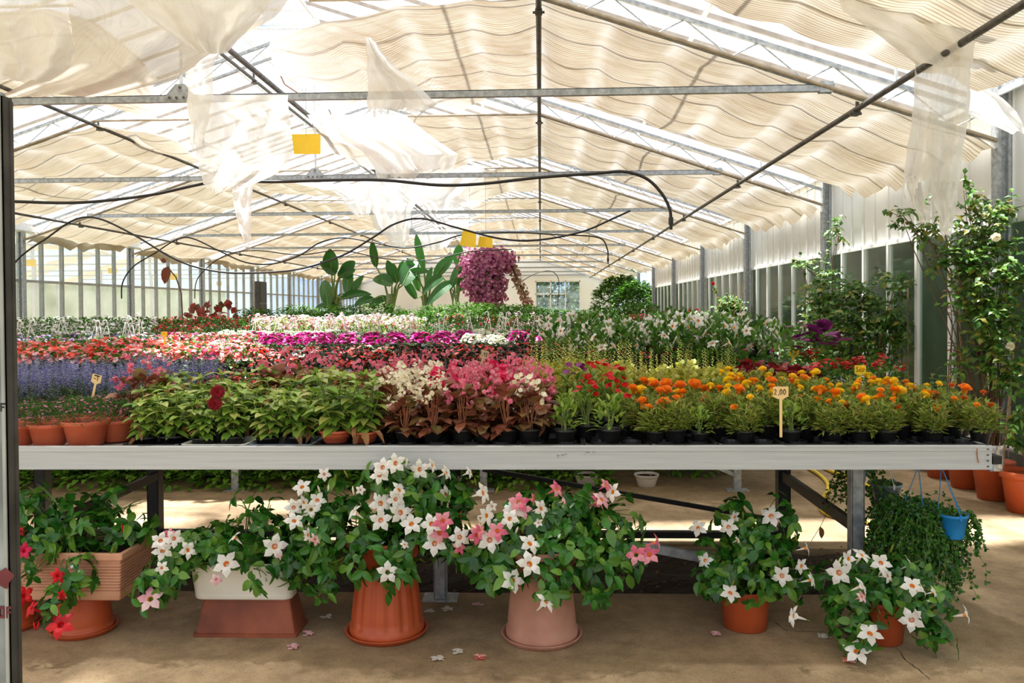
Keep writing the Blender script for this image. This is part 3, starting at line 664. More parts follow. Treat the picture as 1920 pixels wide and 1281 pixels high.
# bench rows behind
def bench(y0, y1, x0, x1, z, lab):
    b = thing('plant_bench', lab, 'bench', ((x0+x1)/2, y0, 0))
    m = MB(); m.box((x0, y0, z-.11), (x1, y0+.01, z+.01)); m.box((x0, y1-.01, z-.11), (x1, y1, z+.01)); m.box((x1-.01, y0, z-.11), (x1, y1, z+.01)); m.box((x0, y0, z-.11), (x0+.01, y1, z+.01)); local(m, b).build('rim', M_alu, b)
    m = MB(); m.box((x0+.012, y0+.012, z-.04), (x1-.012, y1-.012, z-.01)); local(m, b).build('bench_top', M_black, b)
    for y in (y0+.15, y1-.2):
        x = x1 - .5
        while x > x0+.1:
            m = MB(); m.box((x-.03, y-.03, 0), (x+.03, y+.03, z-.05)); o = local(m, b).build('leg', M_steel, b)
            m = MB(); m.box((x-.09, y-.06, 0), (x+.09, y+.06, .008)); local(m, b).build('foot_plate', M_steel, o); x -= 2.08
    m = MB(); m.bar((x1-1.4, y0+.15, .5), (x1-.5, y0+.15, .12), .02, .03); local(m, b).build('brace', M_steel, b)
bench(6.45, 8.65, -6.6, 2.1, .85, 'second plant bench from the front, carrying impatiens and white mandevillas')
bench(9.3, 11.5, -9.0, 2.1, .94, 'third plant bench from the front, carrying petunias and hanging baskets')
bench(12.1, 14.3, -9.3, 2.1, 1.0, 'fourth plant bench from the front, carrying geraniums near the hedge')
# ------------------------------------------------------------------ pots and planters of the foreground
def lathe_pot(name, root, c, prof, mat, flute=None, n=40, par=None):
    m = MB(); m.lathe(prof, n, c, flute=flute); return local(m, root).build(name, mat, par or root, smooth=True)
def potprof(r0, r1, h, rim_h=.02, lip=.006, th=.004):
    """open pot: outside up, over the rim, down inside to the soil level"""
    return [(r0*.9, 0), (r0, .004), (r0+(r1-r0)*.75, h*.8-.001), (r1-lip*.4, h-rim_h), (r1+lip, h-rim_h+.002), (r1+lip, h-.002), (r1+lip*.5, h), (r1-th, h-.002), (r1-th-.003, h-rim_h), (r1-th-.006, h-.03)]
def soil(root, c, r, z, mat=None):
    m = MB(); m.lathe([(0, z+.004), (r*.6, z+.002), (r, z)], 20, c); return local(m, root).build('soil', mat or M_soil, root)
PL = {}
def rectpot(root, name, x0, x1, y0, y1, z0, z1, flare, mat, r=.03, wall=.01, lip=.012, ribs=0):
    """rounded rectangular planter; flare widens it upwards"""
    def ring(e, z):
        o = []
        for cx, cy, a0 in ((x1+e-r, y1+e-r, 0), (x0-e+r, y1+e-r, 90), (x0-e+r, y0-e+r, 180), (x1+e-r, y0-e+r, 270)):
            for k in range(5): a = R(a0 + k*22.5); o.append(Vector((cx+r*math.cos(a), cy+r*math.sin(a), z)))
        return o
    h = z1-z0; rings = [ring(-.006, z0), ring(0, z0+.006), ring(flare*.15, z0+h*.12), ring(flare*.1, z0+h*.13)]
    if ribs:
        for k in range(ribs):
            a = z0+h*(.17+.62*k/ribs); b = z0+h*(.17+.62*(k+.55)/ribs); cc = z0+h*(.17+.62*(k+1)/ribs); f = lambda z: flare*(z-z0)/h
            rings += [ring(f(a), a), ring(f(b), b), ring(f(b)-.006, b+.001), ring(f(cc)-.006, cc-.001)]
    rings += [ring(flare*.85, z0+h*.86), ring(flare*.85+lip, z0+h*.87), ring(flare+lip, z1-.003), ring(flare+lip-.003, z1), ring(flare-wall, z1), ring(flare-wall-.003, z1-.03)]
    m = MB(); vs = [p for q in rings for p in q]; k = 20; fs = [tuple(range(k-1, -1, -1))]
    for i in range(len(rings)-1):
        for j in range(k): fs.append((i*k+j, i*k+(j+1) % k, (i+1)*k+(j+1) % k, (i+1)*k+j))
    m.add(vs, fs); o = local(m, root).build(name, mat, root)
    s = MB(); s.add(ring(flare-wall-.002, z1-.028), [tuple(range(k))]); local(s, root).build('soil', M_soil, root); return o
# A: long louvred terracotta planter (mandevilla, red) on upturned pots
ax1 = -1.905
TA = thing('mandevilla_planter', 'long louvred terracotta planter of red mandevilla at the left edge, set on upturned pots', 'planter', (-2.35, 3.7, .18))
rectpot(TA, 'planter_box', -2.75, ax1-.02, 3.56, 3.84, .181, .405, .02, M_box, r=.008, lip=.008, ribs=10)
def upturned(lab, x, y, r, h, mat, flut=None, rt=None, saucer=True, name='upturned_pot'):
    t = thing(name, lab, 'pot', (x, y, 0)); rt = rt or r*.8
    if saucer: lathe_pot('saucer', t, (x, y, 0), [(r*.95, 0), (r+.012, .002), (r+.018, .016), (r+.024, .022), (r+.020, .024), (r+.008, .018), (r+.004, .006), (0, .006)], mat)
    lathe_pot('pot', t, (x, y, .006), [(r, 0), (r+.003, .004), (r+.003, h*.13), (r-.006, h*.15), (rt+(r-rt)*.8, h*.25), (rt+(r-rt)*.55, h*.5), (rt+(r-rt)*.25, h*.75), (rt+(r-rt)*.1, h*.88), (rt, h*.985), (rt-.006, h), (0, h)], mat, flute=flut, n=112)
    return t
p = P(154, 1195, 3.66); upturned('upturned orange pot carrying the right end of the long terracotta planter', p.x, 3.68, .125, .174, M_terr, rt=.105)
p = P(36, 1195, 3.7); upturned('upturned orange pot under the terracotta planter, cut by the door post', p.x-.06, 3.72, .12, .174, M_terr, rt=.1)
# B: cream planter on an upturned rectangular planter
xl, xr = P(366, 1200, 3.62).x, P(556, 1200, 3.62).x
tb = thing('upturned_planter', 'upturned red brown rectangular planter under the cream plastic planter', 'planter', ((xl+xr)/2, 3.7, 0))
m = MB(); z1 = .172
def rr(x0, x1, y0, y1, z, r=.012):
    o = []
    for cx, cy, a0 in ((x1-r, y1-r, 0), (x0+r, y1-r, 90), (x0+r, y0+r, 180), (x1-r, y0+r, 270)):
        for k in range(3): a = R(a0+k*45); o.append(Vector((cx+r*math.cos(a), cy+r*math.sin(a), z)))
    return o
rs = [rr(xl-.004, xr+.004, 3.60, 3.80, 0), rr(xl-.004, xr+.004, 3.60, 3.80, .016), rr(xl+.004, xr-.004, 3.608, 3.792, .018), rr(xl+.035, xr-.035, 3.635, 3.765, z1)]
m.add([p for q in rs for p in q], [tuple(range(11,-1,-1)), tuple(range(36,48))] + [(i*12+j, i*12+(j+1)%12, (i+1)*12+(j+1)%12, (i+1)*12+j) for i in range(3) for j in range(12)])
local(m, tb).build('planter_body', M_brick, tb)
TB = thing('mandevilla_planter', 'cream plastic planter of white mandevilla on an upturned brown planter', 'planter', ((xl+xr)/2, 3.7, z1))
xa, xb = P(366, 1120, 3.62).x, P(548, 1120, 3.62).x
rectpot(TB, 'planter_box', xa, xb, 3.60, 3.80, z1+.001, .345, .018, M_cream, r=.035, wall=.008, lip=.006)
# C: orange bowl on an upturned fluted pot
cx, cy = P(726, 1200, 3.69).x, 3.69
upturned('tall upturned fluted orange pot with saucer under the left flower bowl', cx, cy, .170, .31, M_terr, flut=lambda a, z: 1 - (.05*max(0, math.cos(a*14))**.4 if .045 < z < .30 else 0), rt=.135)
TC = thing('mandevilla_bowl', 'big orange bowl of white mandevilla on the fluted upturned pot', 'planter', (cx, cy, .316))
lathe_pot('bowl', TC, (cx, cy, .317), [(.10, 0), (.125, .004), (.15, .05), (.185, .10), (.20, .115), (.212, .12), (.214, .14), (.206, .144), (.198, .135), (.19, .115)], M_terr); soil(TC, (cx, cy, 0), .19, .432)
# D: pale terracotta bowl on an upturned smooth pot
dx, dy = P(1016, 1200, 3.65).x, 3.65
upturned('tall upturned pale terracotta pot with saucer under the middle flower bowl', dx, dy, .162, .30, M_pink, rt=.132)
TD = thing('mandevilla_bowl', 'pale terracotta bowl of white and pink mandevilla on the smooth upturned pot', 'planter', (dx, dy, .306))
lathe_pot('bowl', TD, (dx+.02, dy, .307), [(.10, 0), (.13, .004), (.16, .04), (.20, .09), (.215, .10), (.228, .105), (.23, .135), (.222, .138), (.21, .12), (.20, .10)], M_pink); soil(TD, (dx+.02, dy, 0), .20, .42)
# E, F: the small orange pots on the floor
ex, ey = P(1397, 1180, 3.78).x, 3.78
TE = thing('mandevilla_pot', 'white mandevilla in a round orange pot standing upright on the floor', 'potted plant', (ex, ey, 0))
lathe_pot('pot', TE, (ex, ey, 0), potprof(.100, .112, .19, .028, .001), M_terr); soil(TE, (ex, ey, 0), .104, .165)
fx, fy = P(1651, 1190, 3.64).x, 3.64
TF = thing('mandevilla_pot', 'sprawling white mandevilla in an orange rimmed pot, rightmost on the floor', 'potted plant', (fx, fy, 0))
lathe_pot('pot', TF, (fx, fy, 0), potprof(.092, .112, .195, .022, .006), M_terr); soil(TF, (fx, fy, 0), .104, .168)
# ------------------------------------------------------------------ mandevilla foliage and flowers
def blob_leaves(mb, cp, Y, rx, ry, n, L=.06, W=.034, depth=.12, mi=0, droop=.35, up=.25):
    c = P(cp[0], cp[1], Y); s = Y/FPX; rx *= s; ry *= s
    k = 0
    while k < n:
        # whorls: two to four leaves leave one point of a shoot
        a = rdir()
        if a.y > .55 and rnd.random() < .6: continue
        q = c + Vector((a.x*rx, a.y*depth, a.z*ry)) * rnd.uniform(.55, 1.0)
        ax = (a + Vector((0, -.25, up)) + rv(.5)).normalized(); sx, _, sn = frame_to(ax)
        m_ = rnd.choice((2, 3, 4)); ph = rnd.random()*6.3; sc = rnd.uniform(.65, 1.1)
        for i in range(m_):
            b = ph + 2*PI*i/m_; e = sx*math.cos(b)+sn*math.sin(b)
            d = (e*1.0 + ax*.35 + Vector((0, 0, -.15))).normalized()
            mb.leaf(q, d, ax, L*sc*rnd.uniform(.85, 1.1), W*sc*rnd.uniform(.9, 1.15), mi, fold=.22, droop=droop*rnd.uniform(.4, 1.3), seg=4); k += 1
def star(mb, c, nrm, r, a0=None, tube=True):
    """mandevilla trumpet: five pointed lobes round a deep throat (material 1) with a narrow tube behind"""
    x, d, n = frame_to(nrm); a0 = rnd.random()*6.3 if a0 is None else a0
    rin = r*.30
    for i in range(5):
        a = a0 + 2*PI*i/5; h = PI/5
        def pt(ang, rad, dp): return c + (x*math.cos(ang)+n*math.sin(ang))*rad + d*dp
        v = [pt(a-h, rin, 0), pt(a+h, rin, 0), pt(a+h*1.02, r*.50, r*.07), pt(a+h*.80, r*.74, r*.05), pt(a+h*.12, r*1.12, -r*.10), pt(a-h*.62, r*.80, -r*.0), pt(a-h*1.02, r*.50, r*.04), pt(a, r*.6, r*.12)]
        mb.add(v, [(0, 1, 7), (1, 2, 7), (2, 3, 7), (3, 4, 7), (4, 5, 7), (5, 6, 7), (6, 0, 7)], 0)
    k = 10; q = []
    prof = [(rin, 0), (r*.24, -r*.07), (r*.13, -r*.42)]
    for (ra, dp) in prof:
        for j in range(k): a = a0+2*PI*j/k; q.append(c+(x*math.cos(a)+n*math.sin(a))*ra+d*dp)
    mb.add(q, [(i*k+j, i*k+(j+1)%k, (i+1)*k+(j+1)%k, (i+1)*k+j) for i in (0,) for j in range(k)], 0)
    mb.add(q[k:], [(j, (j+1)%k, k+(j+1)%k, k+j) for j in range(k)] + [tuple(range(k, 2*k))], 1)
    if tube: mb.tube([c-d*r*.38, c-d*r*.75, c-d*r*1.35], [r*.15, r*.12, r*.045], 7, 0); mb.tube([c-d*r*1.3, c-d*r*1.7], r*.04, 5, 2)
def bud(mb, c, d, L, mi=0):
    d = d.normalized(); mb.tube([c, c+d*L*.25, c+d*L*.7, c+d*L], [L*.03, L*.09, L*.11, L*.01], 6, mi)
cam_dir = lambda p: (CAM - p).normalized()
def flower(root, px, py, Y, col, r=.042, side=0, ang=0):
    c = P(px, py, Y); v = cam_dir(c)
    nrm = (v + Vector((0, 0, .25)) + rv(.35)).normalized()
    if side: nrm = (v*.25 + Vector((side*.95, 0, .2)) + rv(.15)).normalized()
    mb = MB(); star(mb, Vector((0,0,0)), nrm, r*rnd.uniform(.92, 1.08))
    o = mb.build('flower', [col, M_throat if col in (F_white, F_palepink, F_pink) else F_red, G_light], root, smooth=False, loc=c - Vector(root.location)); return o
def plant(root, blobs, flowers, buds, cols, stems, Yf, name='foliage', L=.06, W=.034, leafmat=None, r=.042):
    mb = MB()
    for b in blobs:
        x, y, Y, rx, ry = b[:5]; n = int(b[5] if len(b) > 5 else rx*ry*PI/75)
        blob_leaves(mb, (x, y), Y, rx, ry, n, L, W, depth=min(.17, rx*Y/FPX*1.0+.03))
    local(mb, root).build(name, leafmat or G_dark, root)
    sm = MB()
    base = Vector(stems)
    for b in blobs:
        c = P(b[0], b[1], b[2]); mid = (base*.45+c*.55); mid.z = max(base.z, c.z)*.5+max(mid.z, base.z+.03)*.5
        for k in range(3):
            e = c + Vector((rnd.uniform(-.5,.5)*b[3]*Yf/FPX, rnd.uniform(-.04,.04), rnd.uniform(-.2,.7)*b[4]*Yf/FPX)); st = base+Vector((rnd.uniform(-.04,.04), rnd.uniform(-.03,.03), 0))
            mm = mid + rv(.02); sm.tube([st, st*.5+mm*.5+Vector((0,0,.02)), mm, mm*.4+e*.6+Vector((0,0,.01)), e], [.004,.0035,.003,.0025,.002], 5)
    local(sm, root).build('stems', M_stem, root, smooth=True)
    for f in flowers:
        px, py = f[0], f[1]; k = f[2] if len(f) > 2 else 'w'; side = f[3] if len(f) > 3 else 0; s = f[4] if len(f) > 4 else 1
        yy = Yf
        best = min(blobs, key=lambda b: ((px-b[0])/b[3])**2+((py-b[1])/b[4])**2); yy = best[2]-min(.17, best[3]*Yf/FPX+.03)*.95
        flower(root, px, py, yy, {'w': F_white, 'p': F_pink, 'l': F_palepink, 'r': F_red, 'h': F_hot}[k], r*s, side)
    for (px, py, k) in buds:
        best = min(blobs, key=lambda b: ((px-b[0])/b[3])**2+((py-b[1])/b[4])**2); m = MB(); c = P(px, py+8, best[2]-.1); bud(m, Vector((0,0,0)), Vector((rnd.uniform(-.5,.5), -.2, 1)), .045)
        m.build('bud', {'w': G_lime if rnd.random() < .5 else F_cream, 'p': F_pink, 'r': F_red}[k], root, loc=c-Vector(root.location), smooth=True)
    return root
Z1 = lambda *L_: [((a[0]/3, 860+a[1]/3) + tuple(a[2:])) for a in L_]
Z2 = lambda *L_: [((520+a[0]/2.595, 840+a[1]/2.595) + tuple(a[2:])) for a in L_]
Z3 = lambda *L_: [((1200+a[0]/2.667, 840+a[1]/2.667) + tuple(a[2:])) for a in L_]
plant(TA, [(95,1000,3.66,65,34),(175,995,3.68,60,38),(60,965,3.7,40,50),(235,985,3.72,55,35,34),(150,960,3.75,60,32),(270,1000,3.72,34,28,16),(148,1070,3.48,24,42,40),(110,1120,3.44,38,34,40),(55,1085,3.44,18,26,14),(70,1040,3.5,36,16,18),(228,930,3.8,40,18,7),(262,945,3.78,16,20,6),(60,915,3.7,26,20,9)],
      Z1((325,660,'r',.6,.8),(135,770,'r',.3,1),(175,845,'r',-.4,.9),(340,935,'r',0,1.25),(135,520,'h',.5,.9),(118,412,'r',0,.5),(350,770,'r',.8,.6)), Z1((200,945,'r'),(205,942,'r'),(690,390,'r'),(340,275,'w')), None, (-2.2,3.7,.38), 3.5, L=.068, W=.038)
plant(TB, [(430,1030,3.64,95,34),(345,1030,3.58,55,42),(480,995,3.66,75,40),(305,1085,3.52,48,40),(268,1108,3.5,26,26,9),(285,1125,3.5,25,14,6),(490,1080,3.5,22,26,16),(545,1035,3.62,50,50),(395,1015,3.62,60,34),(350,1070,3.52,26,18,12),(460,940,3.75,36,30,9),(520,965,3.72,50,34,22),(560,1060,3.6,40,40)],
      Z1((903,462),(980,450),(915,520),(1058,515,'w',.6),(910,615,'w',0,.75),(1318,440,'w',-.5,.9),(1272,592,'w',0,1.3),(1545,495,'w',0,1.25),(1217,680,'l',0,.65),(845,790,'l',0,1.2),(1570,540,'l',.9,.6),(955,420,'p',0,.5)), Z1((1100,470,'w'),(1340,350,'w'),(620,520,'w')), None, ((xa+xb)/2,3.7,.33), 3.52, L=.06, W=.036)
plant(TC, [(745,935,3.60,100,60),(655,985,3.58,85,60),(595,1000,3.58,60,65),(800,905,3.68,70,38),(700,1045,3.52,60,42),(745,1075,3.42,30,34),(605,1080,3.56,38,38),(815,1000,3.56,65,50),(845,940,3.7,45,42),(620,925,3.66,50,40),(780,1030,3.5,50,30),(735,890,3.55,50,22),(580,960,3.62,40,40),(870,925,3.74,26,30,14),(612,1115,3.52,24,16,8)],
      Z2((120,190),(195,255),(163,300),(80,290),(82,355),(150,425,'w',.7,.8),(185,445,'l',.5,.7),(228,128,'w',0,.7),(512,95),(575,75),(497,135),(692,105),(755,85,'w',.5,.8),(825,120,'w',.7,.9),(503,270,'w',0,1.2),(595,205,'w',.6),(575,250),(600,315,'w',0,1.15),(503,352,'w',0,1.1),(372,310,'w',-.6),(652,370,'w',0,1.1),(750,370,'w',0,1.1),(820,225,'w',.6),(765,465,'w',0,1.2),(888,435,'w',0,1.15),(537,605,'w',0,1.1),(805,355,'p'),(790,415,'p',0,1.1),(935,120,'w',.8,.7),(405,205,'w',0,.5),(620,470,'w',.3,.5),(130,265,'w',.4,.8),(885,485,'p',.3,.7)),
      Z2((248,200,'w'),(345,125,'w'),(282,150,'w'),(850,330,'p'),(893,330,'p'),(968,165,'w'),(210,205,'w'),(372,210,'w'),(625,75,'w'),(800,260,'w')), None, (cx, cy, .43), 3.45, L=.066, W=.034)
plant(TD, [(1045,965,3.58,90,50),(950,1010,3.52,75,55),(1150,990,3.58,60,45),(935,1075,3.48,45,44),(1025,1085,3.42,55,32),(1125,1080,3.46,45,38),(1065,1020,3.5,80,45),(985,955,3.6,55,36),(1165,1045,3.5,40,34),(895,1040,3.52,40,38),(1185,1035,3.52,34,20,8),(1050,1110,3.42,22,20,8),(1110,1110,3.44,26,26,10),(1100,940,3.66,50,26),(1180,960,3.6,30,30,12)],
      Z2((1003,220,'w',.5),(1155,300,'w',0,1.1),(1285,295,'w',.3),(1020,330,'w',.4),(1130,345,'w',0,1),(1033,448,'w',0,1.2),(1070,405,'p'),(970,425,'p'),(1230,465,'w',.3,1.1),(1228,565,'w',0,1.2),(1145,645,'w',0,1.2),(1308,748,'w',.2,1.1),(1175,265,'p'),(1190,300,'l'),(1245,250,'p',.8,.7),(1360,200,'p',.7,.9),(1560,260,'p',.5),(1580,250,'l',.2),(1630,215,'w',-.4),(1600,180,'p',.4,.7),(1745,520,'p',0,1.1),(1810,520,'p',0,1.1),(1850,460,'p',.6,.9),(1270,365,'w',0,.5),(1045,285,'w',0,.6),(985,400,'p',.2,.7),(1395,258,'l',.7,.5)),
      Z2((1060,210,'w'),(1190,395,'w'),(1275,440,'w'),(1080,483,'w'),(1155,405,'w'),(990,355,'w'),(945,375,'w')), None, (dx, dy, .42), 3.45, L=.066, W=.04)
plant(TE, [(1400,1000,3.82,66,40),(1370,965,3.85,36,34),(1460,985,3.82,36,50),(1400,1065,3.74,85,34),(1340,1090,3.7,45,36),(1470,1075,3.72,50,32),(1400,1100,3.68,70,24),(1480,1110,3.7,28,28,14),(1420,1030,3.78,70,36),(1330,1040,3.78,28,30,14),(1465,945,3.85,20,24,8)],
      Z3((290,400),(442,395),(655,340,'w',0,1.15),(325,563,'w',0,.85),(710,640,'w',0,1.1),(452,725,'w',0,1.1),(472,345,'w',-.7,.8),(835,500,'w',.9,.9),(690,360,'l',.6,.7),(490,460,'w',.5,.5)), Z3((515,340,'w'),(785,450,'w'),(705,580,'w'),(450,680,'w'),(663,445,'w'),(410,370,'w')), None, (ex, ey, .17), 3.65, L=.056, W=.038, r=.04)
plant(TF, [(1650,1075,3.6,85,40),(1590,1150,3.5,46,50),(1700,1115,3.55,60,46),(1745,1185,3.48,30,30),(1560,1085,3.6,46,26,24),(1735,1130,3.5,40,44),(1625,1110,3.52,60,40),(1600,1190,3.46,40,28),(1700,1065,3.66,46,32),(1530,1075,3.64,26,14,8),(1775,1205,3.44,20,16,6),(1640,1160,3.46,30,20,8),(1550,1140,3.55,24,30,10)],
      Z3((995,625,'w',0,1.2),(1110,535,'w',.3),(1040,555,'w',-.6),(1205,575,'w',.2,1.1),(1355,585,'w',.6,.9),(1362,690,'w',0,1.1),(1240,640,'w',.5,.8),(1150,928,'w',0,1.25),(1085,1018,'w',0,1.3),(1358,860,'w',0,1.1),(1635,835,'w',.9,1),(765,840,'w',-.9,1),(860,660,'w',.6,.8),(805,590,'w',-.4,.8),(1110,690,'w',.5,.9),(1415,710,'w',.6,.7),(1470,720,'w',.7,.6),(1390,830,'w',.7,.7),(1110,745,'l',.2,.6)), Z3((985,565,'w'),(1250,505,'w'),(1190,630,'w'),(1125,1000,'w'),(1120,985,'w')), None, (fx, fy, .17), 3.45, L=.056, W=.034, r=.042)
# ------------------------------------------------------------------ hanging baskets at the right end
def strung(t, c, r, h, potmat, strings, smat, top, trail=None, ncord=3, name='pot'):
    lathe_pot(name, t, tuple(c), [(r*.72, 0), (r*.75, .004), (r*.97, h-.016), (r*1.05, h-.014), (r*1.05, h), (r, h), (r*.96, h-.02)], potmat, n=24); soil(t, tuple(c), r*.95, h-.02)
    for k in range(ncord):
        a = 2*PI*k/ncord + .6; m = MB(); e = Vector(c)+Vector((math.cos(a)*r, math.sin(a)*r, h)); m.tube([e, top], .0022, 5); m.box((e.x-.005, e.y-.005, e.z-.02), (e.x+.005, e.y+.005, e.z+.006)); local(m, t).build('string', smat, t)
def trails(t, c, r, n, L, spread, mat, leafL=.021, stemmat=None, back=False):
    sm, lm = MB(), MB()
    for k in range(n):
        a = rnd.random()*(PI if back else 6.3); p = Vector(c)+Vector((math.cos(a)*r*rnd.uniform(.3, 1), math.sin(a)*r*rnd.uniform(.3, 1), 0)); d = Vector((math.cos(a)*spread, math.sin(a)*spread, .6)); q = [p.copy()]; l = L*rnd.uniform(.35, 1); st = l/12
        for i in range(12):
            d = (d*.8 + Vector((rnd.uniform(-.5,.5), rnd.uniform(-.5,.5), -.42))).normalized(); p = p + d*st; q.append(p.copy())
            for s_ in range(3): lm.card(p + rv(.008), (rdir()+Vector((0,0,-.2))), Vector((rnd.uniform(-.5,.5), -.6, .8)), leafL*rnd.uniform(.7, 1.3), leafL*rnd.uniform(.7, 1.1), fold=.15)
        sm.tube(q, .0012, 4)
    local(sm, t).build('stems', stemmat or M_stem, t); local(lm, t).build('foliage', mat, t)
c = P(1787, 1008, 3.86); t1 = thing('hanging_pot', 'blue hanging pot on blue strings with trailing leaves, right of the pair', 'hanging plant', c)
strung(t1, c, .062, .115, M_blue, 3, M_blue, P(1765, 875, 3.86)); trails(t1, c+Vector((0.01,0,.11)), .06, 40, .26, .7, G_dark, back=True)
c = P(1718, 1000, 3.98); t2 = thing('hanging_pot', 'blue hanging pot almost buried in dense dark trailing leaves, left of the pair', 'hanging plant', c)
strung(t2, c, .062, .115, M_blue, 3, M_blue, P(1722, 875, 3.98)); trails(t2, c+Vector((-.01,.03,.13)), .085, 230, .58, .42, G_dark)
c = P(1662, 949, 4.35); t3 = thing('hanging_pot', 'grey hanging pot with an embossed wave, beside the blue one', 'hanging plant', c)
strung(t3, c, .078, .125, M_grey, 3, M_wplas, P(1662, 860, 4.35)); trails(t3, c+Vector((0,.02,.12)), .05, 12, .2, .9, G_mid)
c = P(1613, 903, 4.3); t4 = thing('hanging_pot', 'small blue pot half hidden under the bench rim with thin trailing stems', 'hanging plant', c)
strung(t4, c, .034, .09, M_blue, 3, M_blue, c+Vector((0,0,.2))); trails(t4, c+Vector((0,.02,.09)), .045, 26, .34, .6, G_mid)
# plastic wrapped label at the bench corner
t = thing('plastic_wrap', 'crumpled clear plastic with a blue label tied at the right bench corner', 'plastic wrap', P(1866, 870, 3.7)); m = MB()
for j in range(9):
    for i in range(7): m.v.append(P(1856+i*4, 836+j*6, 3.7+.02*noise.noise(Vector((i*.9, j*.9, 0)))+rnd.uniform(-.006,.006)) + Vector((0,0,0)))
for j in range(8):
    for i in range(6): a = j*7+i; m.f.append((a, a+1, a+8, a+7)); m.m.append(1 if (i < 2 and j > 3) else 0)
local(m, t).build('sheet', [surf('crumpled plastic', (190,184,176), (226,222,216), rough=.3, scale=30), surf('blue label', (60,140,200), (200,210,220), rough=.5, scale=60)], t)
# ------------------------------------------------------------------ yellow hose on the floor
hose([(1515,878,5.5),(1530,884,5.5)] and [tuple((a, b, gz(a, b, .02).y)) for a, b in ((1500,868),(1520,880),(1540,893),(1552,908),(1550,925),(1538,940),(1545,960),(1580,972),(1640,981),(1700,982),(1725,975),(1700,955),(1660,925),(1600,900),(1555,882),(1530,870))], 'yellow garden hose lying in a loop on the concrete behind the bench leg', .017, mat=M_yhose, name='garden_hose')
# ------------------------------------------------------------------ row of big terracotta pots with roses along the right wall
xp = 3.50
# pot bodies
wallpots = []
for i in range(22):
    y = 5.92 + i*.40
    r = .150
    lab = 'large empty-looking terracotta pot by the right wall, %s from the front' % ORD[i]
    lab = lab.replace('empty-looking ', '')
    w = thing('wall_pot', lab + (', holding a climbing rose' if i in (0, 1, 2, 6, 7, 9, 10, 18) else ''), 'plant pot', (xp, y, 0), group='terracotta pots along the right wall')
    if i == 0:
        m = MB(); m.lathe(potprof(.108, .15, .30, .05, .006, .006), 32); pm = m.mesh('pot', M_terr, True); m = MB(); m.lathe([(0, .262), (.139, .258)], 20); sm_ = m.mesh('soil', M_soil)
    for nm, me in (('pot', pm), ('soil', sm_)):
        o = bpy.data.objects.new(nm, me); COL.objects.link(o); o.parent = w
    wallpots.append(w)
# climbing roses: canes, stakes, sprays of leaflets
def rose(lab, cx_, Y, canes, clouds, dry=0, flowers=(), mat=None, stakes=(), leafL=.05):
    base = Vector((min(xp, P(cx_, 700, Y).x), Y, .26)); t = thing('climbing_rose', lab, 'climbing plant', base)
    sm, lm = MB(), MB()
    for (px, py, yy, rx, ry, n) in clouds:
        c = P(px, py, yy); c.x = min(c.x, 3.72); s = yy/FPX
        for k in range(2):
            e = c + Vector((rnd.uniform(-.4,.4)*rx*s, rnd.uniform(-.1,.1), rnd.uniform(-.3,.7)*ry*s)); mid = Vector(((base.x+e.x)/2 + rnd.uniform(-.06,.06), (base.y+e.y)/2, (base.z+e.z)/2+.1))
            sm.tube([base+rv(.03), base*.6+mid*.4+rv(.03), mid, mid*.4+e*.6+rv(.03), e], [.007,.006,.005,.004,.002], 5)
        for k in range(int(n/2.8)):
            a = rdir(); q = c + Vector((a.x*rx*s, a.y*.22, a.z*ry*s))*rnd.uniform(.25, 1); q.x = min(q.x, 3.74)
            d = (rdir()+Vector((0,-.3,-.1))).normalized()
            for i in range(5):
                w_ = q + d*leafL*.55*(i//2+.3); sx, _, sn = frame_to(d); dd = d if i == 4 else (d*.4 + sx*(1 if i % 2 else -1)).normalized()
                lm.leaf(w_, dd, (Vector((0,-.5,1))+rv(.5)), leafL*rnd.uniform(.7,1.1), leafL*.62, 0, fold=.15, droop=.3, seg=2)
    for cane in canes:
        q = [P(*p) for p in cane]; 
        for a in q: a.x = min(a.x, 3.73)
        sm.tube(q, [.008-.006*i/max(1,len(q)-1) for i in range(len(q))], 5)
        for a, b in zip(q[len(q)//2:], q[len(q)//2+1:]):
            for k in range(5):
                p = a.lerp(b, rnd.random()); 
                for z in range(3): lm.leaf(p, rdir(), Vector((0,-.5,1))+rv(.4), leafL*rnd.uniform(.6,1), leafL*.6, 0, fold=.15, seg=2)
    local(sm, t).build('canes', M_bstem, t, smooth=True); local(lm, t).build('foliage', mat or G_rose, t)
    for a, b in stakes:
        m = MB(); q = [P(*a), P(*b)]
        for e in q: e.x = min(e.x, 3.7)
        m.tube(q, .008, 6); local(m, t).build('cane_stake', M_wood, t)
    for (px, py, yy, fm) in flowers:
        m = MB(); c = P(px, py, yy); c.x = min(c.x, 3.7)
        for k in range(3): m.petals(Vector((0,0,0)), cam_dir(c)+rv(.4), 6, .035-.008*k, cup=.25+.3*k)
        m.build('bloom', fm, t, loc=c-t.location)
